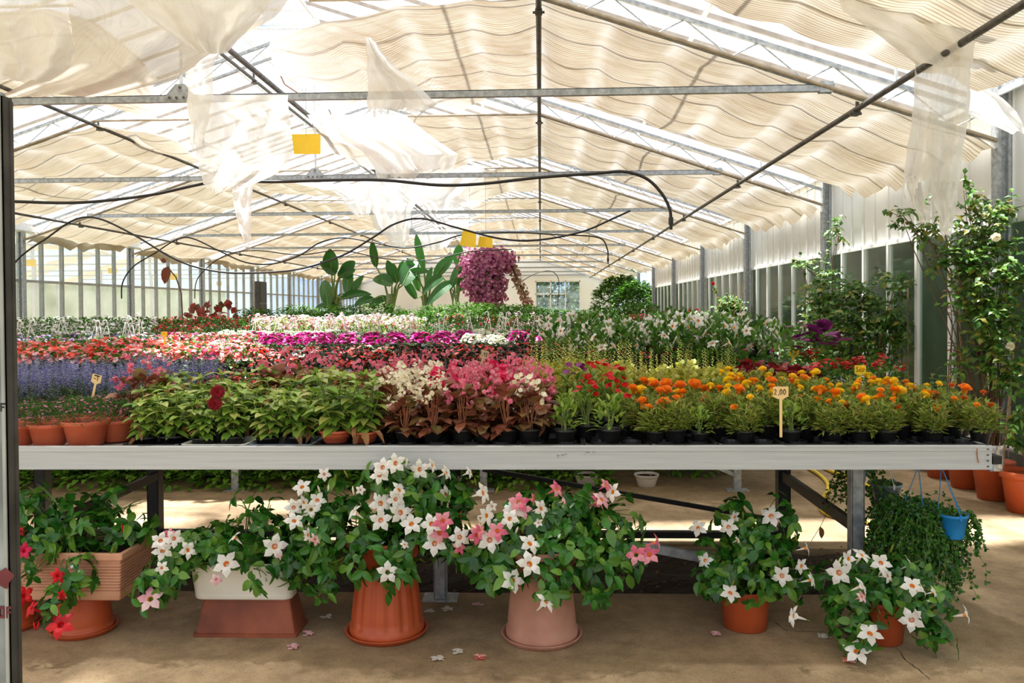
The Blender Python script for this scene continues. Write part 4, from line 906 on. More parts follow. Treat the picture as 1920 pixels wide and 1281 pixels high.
rose('biggest climbing rose at the right edge, with yellowing leaves and a faded bloom', 1880, 6.3,
     [[(1870,880,6.3),(1875,760,6.3),(1868,640,6.4),(1850,520,6.4),(1840,420,6.4),(1815,350,6.4),(1808,325,6.4)], [(1850,700,6.3),(1800,560,6.4),(1760,470,6.5),(1712,420,6.6),(1660,392,6.6)], [(1890,840,6.2),(1905,700,6.1),(1915,560,6.1)],[(1840,440,6.4),(1880,395,6.3),(1925,385,6.2)],[(1820,500,6.4),(1720,440,6.5),(1690,400,6.6),(1672,428,6.6)]],
     [(1850,440,6.4,70,70,260),(1880,520,6.2,60,70,280),(1810,500,6.4,60,50,180),(1870,610,6.2,60,60,240),(1890,700,6.1,50,60,170),(1740,420,6.5,50,36,70),(1700,395,6.6,36,16,24),(1830,570,6.3,55,50,160),(1905,800,6.0,36,60,90),(1815,365,6.4,22,22,24),(1860,390,6.4,46,30,80),(1790,690,6.3,20,30,28),(1760,730,6.4,30,24,30),(1800,760,6.3,50,20,60),(1780,480,6.4,34,34,60),(1840,650,6.3,40,40,80)],
     flowers=((1868,445,6.1,F_cream),(1895,650,6.0,F_cream)), stakes=(((1880,880,6.1),(1902,640,6.1)),), leafL=.062)
rose('climbing rose of sparse dark canes against a white mullion, second plant from the right edge', 1800, 7.0, [[(1795,880,7.0),(1800,740,7.0),(1795,600,7.0),(1805,530,7.0)], [(1803,860,7.0),(1806,740,7.0),(1802,620,7.0),(1790,560,7.0)]],
     [(1798,560,7.0,18,40,30),(1800,650,7.0,14,40,24)], stakes=(((1812,880,7.0),(1795,520,7.0)),), mat=leafm('reddening rose leaf', [(90,40,26),(120,60,34),(62,84,34)], transl=.3), leafL=.045)
rose('broad dark green climbing rose right of the steel post, on bare cane stakes', 1640, 8.6, [[(1660,800,8.6),(1650,680,8.6),(1640,600,8.6),(1600,540,8.7)], [(1690,780,8.4),(1700,640,8.4),(1705,520,8.4)]],
     [(1600,560,8.7,60,40,280),(1660,600,8.5,60,40,280),(1600,620,8.6,50,50,240),(1540,560,8.9,45,50,210),(1650,660,8.5,50,40,180),(1700,540,8.4,40,24,50),(1580,670,8.7,45,40,160),(1690,630,8.4,26,30,60),(1680,520,8.4,34,16,30),(1550,620,8.8,40,50,160)],
     stakes=(((1703,800,8.2),(1712,560,8.2)),((1722,800,8.2),(1728,540,8.2)),((1640,800,8.5),(1652,600,8.5))), leafL=.07)
rose('climbing rose reaching up the steel post with thin upper sprays', 1550, 9.8, [[(1555,740,9.8),(1550,600,9.8),(1548,500,9.8),(1560,440,9.8),(1570,400,9.8)], [(1540,620,9.8),(1530,520,9.8),(1500,490,9.8),(1478,485,9.8)]],
     [(1545,520,9.8,28,36,90),(1530,600,9.8,34,40,160),(1570,430,9.8,12,40,40),(1500,492,9.8,20,9,24),(1550,660,9.8,40,30,110)], leafL=.07)
rose('bushy climber on cane stakes farther along the right wall with a red bud', 1365, 14, [[(1365,640,14),(1350,570,14),(1338,535,14)]],
     [(1365,590,14,32,34,320),(1370,570,14,26,24,160),(1350,620,14,26,24,140)], stakes=(((1385,610,13.6),(1395,525,13.6)),((1375,610,13.8),(1380,535,13.8))), flowers=((1337,532,14,F_red),), leafL=.08)
# ------------------------------------------------------------------ plant kinds for the benches: each kind is made once, then copied
def dome(R_, H, z0, lo=0.0):
    a = rnd.random()*6.3; t = rnd.uniform(lo, 1)**.7; r = R_*math.sqrt(max(0, 1-t*t*.85))*rnd.uniform(.75, 1.05)
    return Vector((math.cos(a)*r, math.sin(a)*r, z0+H*t)), Vector((math.cos(a)*(1.1-t), math.sin(a)*(1.1-t), .25+t))
def g_leaves(n, R_, H, z0, L, W, droop=.3, seg=2, upb=0., fold=.25):
    mb = MB()
    for k in range(n):
        p, d = dome(R_, H, z0); p = p*rnd.uniform(.8, 1) if rnd.random() < .5 else p; d = (d + rv(.6) + Vector((0,0,upb))).normalized()
        mb.leaf(p, d, Vector((0,0,1))+rv(.3), L*rnd.uniform(.7,1.15), W*rnd.uniform(.8,1.15), 0, fold=fold, droop=droop, seg=seg)
    return mb
def g_stems(mb, n, R_, H, r=.0025, mi=0):
    for k in range(n):
        p, d = dome(R_*.7, H*.9, 0, .4); mb.tube([Vector((rnd.uniform(-.015,.015), rnd.uniform(-.015,.015), -.01)), p*.5+rv(.008), p], [r*1.2, r, r*.7], 4, mi)
def g_disc(n, R_, H, z0, r, k=5, cup=.15, lo=.35, w=1.0, mb=None, clusters=1, cr=.02):
    mb = mb or MB()
    for i in range(n):
        p, d = dome(R_*1.03, H*1.05, z0, lo)
        for j in range(clusters):
            q = p + (rdir()*cr if clusters > 1 else Vector((0,0,0))); mb.petals(q + Vector((0,0,.01)), (d+rv(.5)).normalized(), k, r*rnd.uniform(.8,1.15), cup, w=w)
    return mb
def g_spikes(n, R_, H, z0, h, nf, s, mb=None, sm=None):
    mb = mb or MB()
    for i in range(n):
        p, d = dome(R_, H, z0, .2); d = Vector((d.x*.25, d.y*.25, 1)).normalized()
        for k in range(nf):
            q = p + d*h*(k/nf) ; a = k*2.4+i; e = Vector((math.cos(a), math.sin(a), .35)); mb.card(q, e, Vector((0,0,1)), s*(1.25-k/nf*.6), s*.8, fold=.3)
    return mb
def ballhead(r, layers=4):
    mb = MB()
    for l in range(layers):
        k = 12-l*2; th = .15 + l/layers*1.25
        for i in range(k):
            a = 2*PI*i/k + l*.4; e = Vector((math.cos(a)*math.cos(th), math.sin(a)*math.cos(th), math.sin(th)*.8)); g = Vector((-math.sin(a), math.cos(a), 0)); c = e*r*rnd.uniform(.88,1.05); w = r*.30; n_ = Vector((0,0,1)).lerp(e, .6)
            b = e*r*.45
            mb.add([b-g*w*.5, b+g*w*.5, c+g*w+n_*r*.05, c+n_*r*.16, c-g*w+n_*r*.05], [(0,1,2,3,4)])
    mb.lathe([(r*.25, -r*.75), (r*.32, -r*.2), (r*.5, r*.05), (r*.45, r*.4), (0, r*.6)], 8, mi=0)
    return mb
def pot_mesh(r0, r1, h, mat, rim_h=.012, lip=.002):
    mb = MB(); mb.lathe(potprof(r0, r1, h, rim_h, lip, .002), 20); return mb.mesh('pot', mat, True)
def soil_mesh(r, z):
    mb = MB(); mb.lathe([(0, z+.003), (r, z)], 12); return mb.mesh('soil', M_soil)
POTS = {}
def pots(kind):
    if kind not in POTS:
        if kind == 'black': a = [('pot', pot_mesh(.036, .051, .072, M_blackpl)), ('soil', soil_mesh(.046, .058))]
        if kind == 'blackbig': a = [('pot', pot_mesh(.062, .084, .12, M_blackpl)), ('soil', soil_mesh(.076, .098))]
        if kind == 'terrabowl': a = [('pot', pot_mesh(.045, .062, .05, M_terr2)), ('soil', soil_mesh(.055, .036))]
        if kind == 'terra': a = [('pot', pot_mesh(.068, .092, .105, M_terr2, .02, .004)), ('soil', soil_mesh(.082, .086))]
        if kind == 'shallow': a = [('pot', pot_mesh(.058, .066, .045, M_blackpl)), ('soil', soil_mesh(.06, .034))]
        if kind == 'basket': a = [('pot', pot_mesh(.075, .11, .11, M_wplas)), ('soil', soil_mesh(.1, .09))]
        POTS[kind] = a
    return POTS[kind]
H_pot = {'black': .06, 'blackbig': .10, 'terrabowl': .038, 'shallow': .035, 'terra': .085, 'basket': .095}
class Kind:
    """a plant kind: source objects that are copied part by part"""
    def __init__(s, name, cat, pot, parts, heads=()):
        s.name = name; s.cat = cat; s.src = []; s.z = H_pot[pot] if pot else 0
        for nm, me in (pots(pot) if pot else []): s.src.append(bpy.data.objects.new(nm, me))
        for nm, me in parts:
            o = bpy.data.objects.new(nm, me); o.location = (0, 0, s.z); s.src.append(o)
        for nm, me, loc, rot, sc in heads:
            o = bpy.data.objects.new(nm, me); o.location = Vector(loc)+Vector((0,0,s.z)); o.rotation_euler = rot; o.scale = (sc,)*3; s.src.append(o)
    def place(s, loc, label, group=None, rz=None, sc=1.0, cat=None, name=None):
        t = bpy.data.objects.new(name or s.name, None); COL.objects.link(t); t.location = loc; t.empty_display_size = .05
        t.rotation_euler = (0, 0, rnd.random()*6.28 if rz is None else rz); t.scale = (sc,)*3
        tag(t, label, cat or s.cat, group)
        for o in s.src:
            c = o.copy(); COL.objects.link(c); c.parent = t
        return t
def foliage(mb, mat): return ('foliage', mb.mesh('foliage', mat))
def stemsm(n, R_, H, mat=None, r=.0025):
    mb = MB(); g_stems(mb, n, R_, H, r); return ('stems', mb.mesh('stems', mat or M_stem))
def two(f, k=2): return [f() for _ in range(k)]
def headset(nm, me, n, R_, H, z0, lo=.5, s=1.0, tilt=.4):
    o = []
    for i in range(n):
        p, d = dome(R_*.9, H, z0, lo); o.append((nm, me, p+Vector((0,0,.012)), (rnd.uniform(-tilt,tilt)+.25, rnd.uniform(-tilt,tilt), rnd.random()*6), s*rnd.uniform(.8,1.15)))
    return o
balls = {k: ballhead(.024).mesh('flower', m_) for k, m_ in (('o', F_orange), ('y', F_yellow), ('l', F_lemon), ('m', F_oryel), ('d', F_dorange))}
def feathery(n=170, R_=.084, H=.13, L=.05, mat=None):
    mb = MB()
    for k in range(n):
        p, d = dome(R_, H, .0); p.z *= rnd.random()**.5; p.x *= .55+.45*min(1, p.z/H*1.4); p.y *= .55+.45*min(1, p.z/H*1.4); d = (d+rv(.7)).normalized(); sx, _, sn = frame_to(d)
        for i in range(3): mb.card(p+d*L*.3*i, (d*.8+sx*(i-1)*.9).normalized(), Vector((0,0,1))+rv(.3), L*.75, L*.24, fold=.1)
    return foliage(mb, mat or G_fern)
def marigold(cols, n, H=.15, small=1.0):
    hs = []
    for i in range(n): hs += headset('flower', balls[rnd.choice(cols)], 1, .08, H*1.15, .03, .4, small)
    return Kind('marigold', 'potted flower', 'black', [feathery(H=H), stemsm(12, .08, H+.02)], hs)
K_mar = {c: two(lambda: marigold(c[0], c[1], c[2], c[3]), 3) for c in (('o', 1, .11, 1.3), ('oy', 2, .10, 1.1), ('dm', 2, .125, .85), ('my', 2, .12, .9), ('ly', 2, .13, .8), ('dmo', 3, .13, .8))}
def begonia(fm, n=26):
    lv = MB()
    for k in range(38):
        p, d = dome(.078, .17, .01); d = (d+rv(.5)+Vector((0,0,-.1))).normalized(); lv.leaf(p*.9, d, Vector((0,-.1,1))+rv(.4), rnd.uniform(.045,.065), rnd.uniform(.045,.06), 0, fold=.1, droop=.4, seg=3, shape=1.3)
    for k in range(16):
        a = rnd.random()*6.3; lv.leaf(Vector((math.cos(a)*.03, math.sin(a)*.03, rnd.uniform(0,.06))), Vector((math.cos(a), math.sin(a), .3))+rv(.3), Vector((0,-.1,1)), rnd.uniform(.05,.07), .055, 0, fold=.1, droop=.4, seg=3, shape=1.3)
    fl_ = [MB() for _ in range(5)]; hs = []
    for b in fl_:
        for j in range(5): b.petals(rdir()*.016, rdir()+Vector((0,-.2,.5)), 4, rnd.uniform(.007,.012), .3, w=.9)
    for i in range(n//3): hs.append(('flower', None, None, None, 1))
    return lv, fl_
def beg_kind(fm, H=.18, nh=8, name='begonia'):
    lv, fl_ = begonia(fm); ms = [b.mesh('flower_cluster', fm) for b in fl_]; hs = []
    for i in range(nh):
        p, d = dome(.095, H, .05, .3); hs.append(('flower_cluster', rnd.choice(ms), p, (rnd.random(), rnd.random(), rnd.random()*6), rnd.uniform(.8, 1.25)))
    return Kind(name, 'potted flower', 'black', [foliage(lv, G_bronze), stemsm(9, .07, H, surf('red begonia stem', (140,84,60), (168,110,76), rough=.5, scale=20))], hs)
K_begw = two(lambda: beg_kind(F_cream, .2, 12), 3); K_begp = two(lambda: beg_kind(F_pink, .22, 11), 3); K_beghot = two(lambda: beg_kind(F_hot, .21, 9), 2)
def hydr():
    mb = MB(); sm = MB()
    for s_ in range(8):
        a = rnd.random()*6.3; rr0 = rnd.uniform(.03,.085); top = Vector((math.cos(a)*rr0, math.sin(a)*rr0, rnd.uniform(.10,.22))); sm.tube([Vector((0,0,-.01)), top*.5+rv(.01), top], [.004,.0035,.003], 5)
        for k in range(5):
            p = top*((k+1)/5); b = k*1.57+a
            for sgn in (0, PI):
                d = Vector((math.cos(b+sgn), math.sin(b+sgn), .35+.1*k)); mb.leaf(p, d, Vector((0,0,1))+rv(.2), rnd.uniform(.058,.085), rnd.uniform(.038,.054), 0, fold=.2, droop=.5, seg=4)
        mb.leaf(top, Vector((0,0,1))+rv(.5), Vector((0,-1,.2)), .04, .02, 0, seg=3)
    dr = MB()
    for k in range(5): p, d = dome(.07, .06, 0); dr.leaf(p, d+rv(.6)-Vector((0,0,.6)), Vector((0,0,1))+rv(.6), .05, .03, 0, fold=.5, droop=.8, seg=3)
    for k in range(2):
        p, d = dome(.06, .2, .03, .7)
        for j in range(9): dr.card(p, rdir(), Vector((0,0,1)), .022, .01)
    return mb, sm, dr
def hyd_kind(pot):
    a, b, c = hydr(); return Kind('hydrangea', 'potted plant', pot, [foliage(a, G_hydr), ('stems', b.mesh('stems', M_stem)), ('dry_leaves', c.mesh('dry_leaves', G_dry))])
K_hydb = two(lambda: hyd_kind('shallow'), 4); K_hydt = two(lambda: hyd_kind('terrabowl'), 3)
def cup():
    mb = MB()
    for k in range(620):
        p, d = dome(.118, .115, .0); mb.card(p*rnd.uniform(.85,1), (d+rv(.8)), Vector((0,0,1))+rv(.3), .016, .006)
    f = MB()
    for k in range(80): p, d = dome(.12, .12, .0, .3); f.petals(p, d+rv(.5), 5, .0055, .2)
    return Kind('cuphea', 'potted flower', 'terra', [foliage(mb, leafm('cuphea leaf', [(40,84,28),(62,108,38),(90,132,52),(70,84,40)], rough=.4)), ('blossoms', f.mesh('blossoms', leafm('cuphea blossom', [(176,84,130),(200,110,150),(156,66,110)])))])
K_cup = two(cup, 3)
def vinca(fm):
    mb = g_leaves(46, .07, .15, .0, .05, .017, .3, 3, .3); hs = []
    f = MB(); f.petals(Vector((0,0,0)), Vector((0,0,1)), 5, .015, .05, w=.9); me = f.mesh('flower', fm); 
    for i in range(10): hs += headset('flower', me, 1, .07, .18, .02, .5, 1.0, .7)
    return Kind('vinca', 'potted flower', 'black', [foliage(mb, G_light), stemsm(8, .06, .17)], hs)
K_vin = two(lambda: vinca(F_red), 3); K_vinm = two(lambda: vinca(F_purp), 1)
def nofl():
    mb = g_leaves(70, .06, .14, .0, .05, .016, .3, 3, .3); return Kind('young_bedding_plant', 'potted plant', 'black', [foliage(mb, G_lime if rnd.random() < .5 else G_light), stemsm(8, .05, .14)])
K_nof = two(nofl, 3)
def salvia():
    mb = g_leaves(50, .08, .12, 0, .045, .016, .3, 2, .3); sp = g_spikes(16, .08, .10, .06, .12, 22, .012); g_stems(mb, 14, .09, .2)
    return Kind('salvia', 'potted flower', 'black', [foliage(mb, G_grey), ('flower_spikes', sp.mesh('flower_spikes', F_viol))])
K_sal = two(salvia, 3)
def coleus(lm, sp=True, H=.17, W=.034):
    mb = g_leaves(80, .095, H, 0, .05, W, .35, 3, .1); parts = [foliage(mb, lm), stemsm(8, .07, H)]
    if sp: parts.append(('flower_spikes', g_spikes(4, .07, H, .0, .16, 20, .013).mesh('flower_spikes', leafm('coleus spikelet', [(186,192,84),(212,208,120)]))))
    return Kind('coleus', 'potted plant', 'black', parts)
K_col = two(lambda: coleus(G_lime), 3); K_colr = two(lambda: coleus(G_colred, False, .16, .045), 2); K_coln = two(lambda: coleus(G_lime, False, .16, .03), 2)
def general(name, lm, leafn, fm, nfl, R_=.13, H=.14, L=.045, W=.028, fr=.02, k=5, clusters=1, pot='black', hang=False, lo=.3, cr=.02, z0=0.02, cat='potted flower'):
    mb = g_leaves(leafn, R_, H, z0, L, W, .3, 2); parts = [foliage(mb, lm)]
    fms = fm if isinstance(fm, (list, tuple)) else [fm]
    if nfl:
        f = MB()
        for i in range(nfl):
            p, d = dome(R_*1.03, H*1.06, z0, lo); mi = rnd.randrange(len(fms))
            for j in range(clusters): f.petals(p+(rdir()*cr if clusters > 1 else Vector((0,0,0)))+Vector((0,0,.01)), (d+rv(.5)+Vector((0,-.15,.1))).normalized(), k, fr*rnd.uniform(.8,1.2), .15, mi=mi)
        parts.append(('blossoms', f.mesh('blossoms', fms)))
    if hang: parts.append(('hanger', hang_mesh()))
    return Kind(name, cat, pot, parts)
def hang_mesh():
    mb = MB(); T = .36
    for k in range(3):
        a = 2*PI*k/3+.4; mb.tube([(math.cos(a)*.105, math.sin(a)*.105, 0), (math.cos(a)*.015, math.sin(a)*.015, T-.06), (0, 0, T-.05)], .0042, 5)
    hk = [(0,0,T-.06), (0,0,T-.03)] + [(.028*math.sin(R(q))-.0, 0, T-.0+.028*(1-math.cos(R(q)))-.03) for q in ()]
    for q in range(0, 9): a = R(180+q*27); hk.append((.026+.026*math.cos(a), 0, T+.0-.026*math.sin(a)))
    mb.tube(hk, .0062, 6); return mb.mesh('hanger', M_wplas, True)
K_imp_s = two(lambda: general('impatiens', G_mid, 60, [F_salmon, F_salmon, F_palepink, F_orred], 52, fr=.019), 3)
K_imp_m = two(lambda: general('impatiens', G_mid, 70, [F_palepink, F_salmon, F_hot], 50, fr=.019), 3)
K_imp_r = two(lambda: general('impatiens', G_ink, 95, [F_orred, F_red, F_orred, F_salmon], 26, fr=.018), 4)
K_imp_k = two(lambda: general('impatiens', G_ink, 110, [F_hot, F_orred], 9, fr=.017), 3)
K_imp_w = two(lambda: general('impatiens', G_dark, 70, [F_white], 14, fr=.024), 1)
K_pet_m = two(lambda: general('petunia', G_mid, 60, F_mag, 60, fr=.023), 2)
K_pet_w = two(lambda: general('petunia', G_mid, 50, [F_white, F_cream], 60, fr=.022), 3)
K_pet_p = two(lambda: general('petunia', G_mid, 70, [F_purp, F_viol], 16, fr=.024), 2)
K_lob_w = two(lambda: general('petunia', G_mid, 80, F_white, 22, H=.2, fr=.026), 2)
K_ger_p = two(lambda: general('geranium', G_light, 80, [F_palepink, F_white, F_pink], 12, H=.22, fr=.016, clusters=6, cr=.03), 3)
K_ger_r = two(lambda: general('geranium', G_mid, 90, [F_red, F_hot], 8, H=.22, fr=.014, clusters=5, cr=.025), 3)
K_ger_g = two(lambda: general('geranium', G_mid, 100, [F_white, F_palepink, F_red], 4, H=.22, fr=.014, clusters=4, cr=.02), 3)
K_gerred = two(lambda: general('geranium', G_mid, 60, F_red, 2, H=.15, fr=.012, clusters=22, cr=.028, lo=.8, pot='blackbig'), 3)
K_pel = two(lambda: general('pelargonium', G_mid, 60, F_purp, 6, H=.2, fr=.026, clusters=4, cr=.035, lo=.6, pot='blackbig'), 1)
K_basket = two(lambda: general('hanging_basket', G_mid, 70, [F_palepink, F_white], 10, H=.12, fr=.02, clusters=2, pot='basket', hang=True, cat='hanging basket'), 2)
K_basketw = two(lambda: general('hanging_basket', G_mid, 70, F_white, 26, H=.12, fr=.024, pot='basket', hang=True, cat='hanging basket'), 1)
K_basketp = two(lambda: general('hanging_basket', G_mid, 60, F_mag, 26, H=.12, fr=.024, pot='basket', hang=True, cat='hanging basket'), 1)
def mand():
    mb = g_leaves(100, .15, .24, .02, .065, .022, .3, 3, .4); lw_ = g_leaves(60, .15, .1, -.03, .06, .024, .4, 3); mb.add(lw_.v, lw_.f); hs = []; f = MB(); star(f, Vector((0,0,0)), Vector((0,-.2,1)), .038); me = f.mesh('flower', [F_white, M_throat, G_light])
    for i in range(6):
        p, d = dome(.155, .26, .03, .3); e = (Vector((p.x, p.y-.1, .06))).to_track_quat('Z', 'Y').to_euler(); hs.append(('flower', me, p, e, rnd.uniform(.85, 1.1)))
    return Kind('mandevilla', 'potted flower', 'blackbig', [foliage(mb, G_mid)], hs)
K_man = two(mand, 4)
def put(kinds, x, y, z, lab, grp=None, sc=1.0, **kw): return rnd.choice(kinds).place((x, y, z), lab, grp, sc=sc*rnd.uniform(.88, 1.1), **kw)
# ---------------- front bench: rows
ZB = ZT + .004
def tray(x0, x1, y0, y1, mat, lab, cups=True):
    t = thing('plant_tray', lab, 'tray', ((x0+x1)/2, (y0+y1)/2, ZT-.004)); m = MB(); z = 0
    def ring(e, z): return [Vector(p) for p in rr(x0-e, x1+e, y0-e, y1+e, ZT-.004+z, .018)]
    rs = [ring(-.004, 0), ring(0, .004), ring(.003, .024), ring(.006, .026), ring(.004, .028), ring(-.006, .026), ring(-.01, .005)]
    m.add([p for q in rs for p in q], [tuple(range(11,-1,-1)), tuple(range(72,84))] + [(i*12+j, i*12+(j+1)%12, (i+1)*12+(j+1)%12, (i+1)*12+j) for i in range(6) for j in range(12)])
    if cups:
        nx_ = max(1, int((x1-x0)/.105)); ny_ = max(1, int((y1-y0)/.105))
        for i in range(nx_):
            for j in range(ny_): m.lathe([(.044, .004), (.044, .03), (.04, .03), (.036, .004)], 14, (x0+(i+.5)*(x1-x0)/nx_, y0+(j+.5)*(y1-y0)/ny_, ZT-.004))
    local(m, t).build('tray', mat, t); return t
px2x = lambda px, Y: P(px, 830, Y).x
greytr = surf('grey plastic tray', (92,102,112), (120,130,138), rough=.5, scale=8); whtr = surf('pale plastic tray', (196,194,184), (212,210,200), rough=.5, scale=8)
tray(px2x(248,3.72), px2x(350,3.72), 3.63, 3.86, M_blackpl, 'black plant tray at the left end of the hydrangeas', False)
tray(px2x(356,3.72), px2x(472,3.72), 3.63, 3.86, whtr, 'pale plant tray under the hydrangeas', False)
tray(px2x(480,3.72), px2x(594,3.72), 3.63, 3.86, greytr, 'grey blue plant tray under the hydrangeas', False)
tray(px2x(602,3.72), px2x(720,3.72), 3.63, 3.86, M_blackpl, 'black plant tray under the hydrangeas in terracotta bowls', False)
x = px2x(735, 3.72); k = 0
while x < 1.93:
    x1 = min(x+.30, 2.0)
    if not (px2x(985,3.7) < x < px2x(1030,3.7)):
        for yy in (3.625, 3.95): tray(x, x1-.01, yy, yy+.31, M_blackpl, 'black cupped tray under bedding pots, %s from the left in the %s row' % (ORD[k], 'front' if yy < 3.8 else 'second'))
        k += 1
    x = x1
# cuphea pots
for i, (px, y, s) in enumerate(((94, 3.73, 1), (162, 3.74, 1.06), (218, 3.86, 1.06), (32, 3.72, 1), (66, 3.95, 1), (135, 4.0, 1), (190, 4.12, 1), (250, 4.05, 1))):
    put([K_cup[i % 3]], px2x(px, y), y, ZB, 'terracotta pot of pink cuphea, %s' % ('left of the fluted one on the bench edge', 'fluted look, second from the left on the bench edge', 'right end of the front group', 'cut by the door post', 'behind the leftmost two', 'in the second row, middle', 'in the third row near the price tag', 'tucked behind the hydrangeas')[i], 'cuphea pots on the left of the bench', sc=s*.98)
# hydrangeas
fr = [(272,3.74),(325,3.76),(382,3.74),(436,3.76),(503,3.74),(560,3.75)]
for i, (px, y) in enumerate(fr): put(K_hydb, px2x(px, y), y, ZB, 'leafy green hydrangea in a black tray, %s from the left in the front row' % ORD[i], 'hydrangeas on the front bench', .9)
for i, (px, y) in enumerate(((630,3.73),(684,3.73))): put(K_hydt, px2x(px, y), y, ZB+.012, ('leafy hydrangea in the left terracotta bowl', 'leafy hydrangea in the right terracotta bowl')[i], 'hydrangeas on the front bench', 1.1)
for r_, y in enumerate((3.93, 4.13)):
    n = 8
    for i in range(n): px = 290+i*56+r_*16; put(K_hydb, px2x(px, y), y, ZB, 'leafy hydrangea in the %s row, %s from the left' % (('second', 'third')[r_], ORD[i]), 'hydrangeas on the front bench', 1.05+.08*r_)
dah = MB()
t = thing('dahlia', 'dark red dahlia with two flowers standing among the hydrangeas', 'flower', (px2x(402,3.8), 3.83, ZB))
m = MB(); m.lathe(potprof(.036,.051,.072,.012,.002,.002), 20); m.build('pot', M_blackpl, t)
for px, py in ((403, 757), (408, 736)):
    m = MB(); c = P(px, py, 3.62)
    for l in range(4): m.petals(Vector((0,0,0)), cam_dir(c)+Vector((0,0,.2)), 12-l*2, .034-.006*l, .2+.25*l, w=1.2)
    f = m.build('flower', F_dkred, t, loc=c-t.location); m = MB(); m.tube([Vector((0,0,.04)), (c-t.location)*.6+Vector((0,.03,0)), c-t.location+Vector((0,.01,0))], .003, 5); m.build('stem', M_stem, t)
m = g_leaves(40, .05, .15, .05, .05, .03); m.build('foliage', G_hydr, t)
# begonias
i = 0
for px in (760, 812, 868): put(K_begw if px < 840 else K_begp, px2x(px, 3.73), 3.73, ZB, 'bronze leaved begonia with %s flowers, %s from the left in the front row' % ('white' if px < 840 else 'a few pink', ORD[i]), 'begonias on the front bench'); i += 1
for px in (905, 950, 992): put(K_begp if px < 980 else K_begw, px2x(px, 3.73), 3.73, ZB, 'bronze leaved begonia with %s flowers, %s from the left in the front row' % ('pink' if px < 980 else 'white and pink', ORD[i]), 'begonias on the front bench'); i += 1
for r_, y in enumerate((3.87, 4.02, 4.18, 4.34)):
    for i in range(9):
        px = 738+i*34+rnd.uniform(-5,5); ks = (K_begw if (i < 3) else K_begp if i % 3 else K_beghot)
        if r_ == 0 and i in (7,): ks = K_begw
        put(ks, px2x(px, y), y, ZB, 'begonia with bronze leaves and %s flowers in the %s row, %s from the left' % ('cream white' if ks is K_begw else 'pink' if ks is K_begp else 'hot pink', ORD[r_+1], ORD[i]), 'begonias on the front bench', 1.03+.03*r_)
# vinca and young plants
for i, (px, y, kk) in enumerate(((1060,3.73,K_nof),(1100,3.86,K_vin),(1144,3.73,K_nof),(1094,4.0,K_vin),(1140,4.02,K_vin),(1120,4.16,K_vin),(1062,3.9,K_nof),(1170,3.9,K_vin),(1078,4.14,K_vinm),(1150,4.2,K_vin))):
    put(kk, px2x(px, y), y, ZB, ('young yellow green bedding plant without flowers, leftmost of its row' , 'red vinca behind the young plants, left', 'young bedding plant with narrow leaves, second on the bench edge', 'red vinca left in the middle row', 'red vinca right in the middle row', 'tall red vinca at the back of its block', 'young green plant behind the leftmost one', 'red vinca beside the first marigolds', 'purple vinca at the back left of its block', 'red vinca at the back right of its block')[i], 'vinca pots on the front bench', 1.1+.15*(y > 4))
# marigolds
def mlab(kinds, r_, i): return 'marigold with %s heads, %s row, %s from the left' % ({'o':'orange','oy':'orange and yellow','dm':'burnt orange','my':'golden yellow','ly':'pale lemon and yellow','dmo':'burnt orange and gold'}[kinds[0]], ORD[r_], ORD[i])
rows = [(3.73, [1228,1265,1312,1396,1482,1562,1612,1662,1748,1838]), (3.86, [1205,1250,1345,1372,1436,1510,1545,1590,1636,1690,1720,1785]), (3.99, [1190+i*47 for i in range(14)]), (4.13, [1200+i*46 for i in range(13)]), (4.27, [1215+i*45 for i in range(12)]), (4.42, [1380+i*46 for i in range(7)])]
for r_, (y, pxs) in enumerate(rows):
    for i, px in enumerate(pxs):
        cc = ('o',1,.11,1.3) if px < 1330 and r_ < 2 else ('oy',2,.10,1.1) if px < 1330 else rnd.choice([('dm',2,.125,.85),('my',2,.12,.9),('my',2,.12,.9),('dmo',3,.13,.8),('oy',2,.10,1.1)] + ([('ly',2,.13,.8)]*2 if r_ > 1 else []))
        if r_ == 0 and px in (1312, 1482): 
            put(K_nof, px2x(px, y), y, ZB, 'sparse dry-looking bedding plant in a black pot, %s' % ('left of the orange marigold' if px == 1312 else 'holding the cream price tag'), 'marigolds on the front bench', .9); continue
        put(K_mar[cc], px2x(px, y), y, ZB, mlab(cc, r_, i), 'marigolds on the front bench', (1.0, 1.0, 1.05, 1.1, 1.12, 1.15)[r_])
# behind: salvia, coleus, red begonias, geraniums
def block(kinds, px0, px1, ys, dx_, lab, grp, sc=1.0, dz=0):
    rr_ = 0
    for y in ys:
        x = px2x(px0, y) + (dx_/2 if rr_ % 2 else 0); x1 = px2x(px1, y)
        while x < x1:
            put(kinds, x+rnd.uniform(-.015,.015), y+rnd.uniform(-.015,.015), ZB+dz, lab, grp, sc); x += dx_
        rr_ += 1
block(K_sal, 20, 300, (4.28, 4.43, 4.58, 4.74, 4.90, 5.06, 5.22), .125, 'blue violet salvia in the dense block at the left of the front bench', 'salvias on the front bench', 1.05)
block(K_sal, 300, 410, (4.7, 4.85, 5.0, 5.15), .13, 'blue violet salvia at the right fringe of the salvia block', 'salvias beside the red impatiens', 1.1)
block(K_begp, 255, 300, (4.1,), .12, 'pink flowered begonia beside the cuphea pots', 'begonias beside the cuphea pots', 1.15)
block(K_hydb, 330, 620, (4.32,), .17, 'tall leafy hydrangea at the back of the hydrangea block', 'hydrangeas at the back', 1.15)
block(K_imp_r, 410, 720, (4.55, 4.78, 5.0, 5.22), .2, 'scarlet impatiens behind the hydrangeas on the front bench', 'scarlet impatiens on the front bench', .95)
block(K_begp, 520, 700, (4.42,), .13, 'pink begonia between the hydrangeas and the scarlet impatiens', 'pink begonias behind the hydrangeas', 1.2)
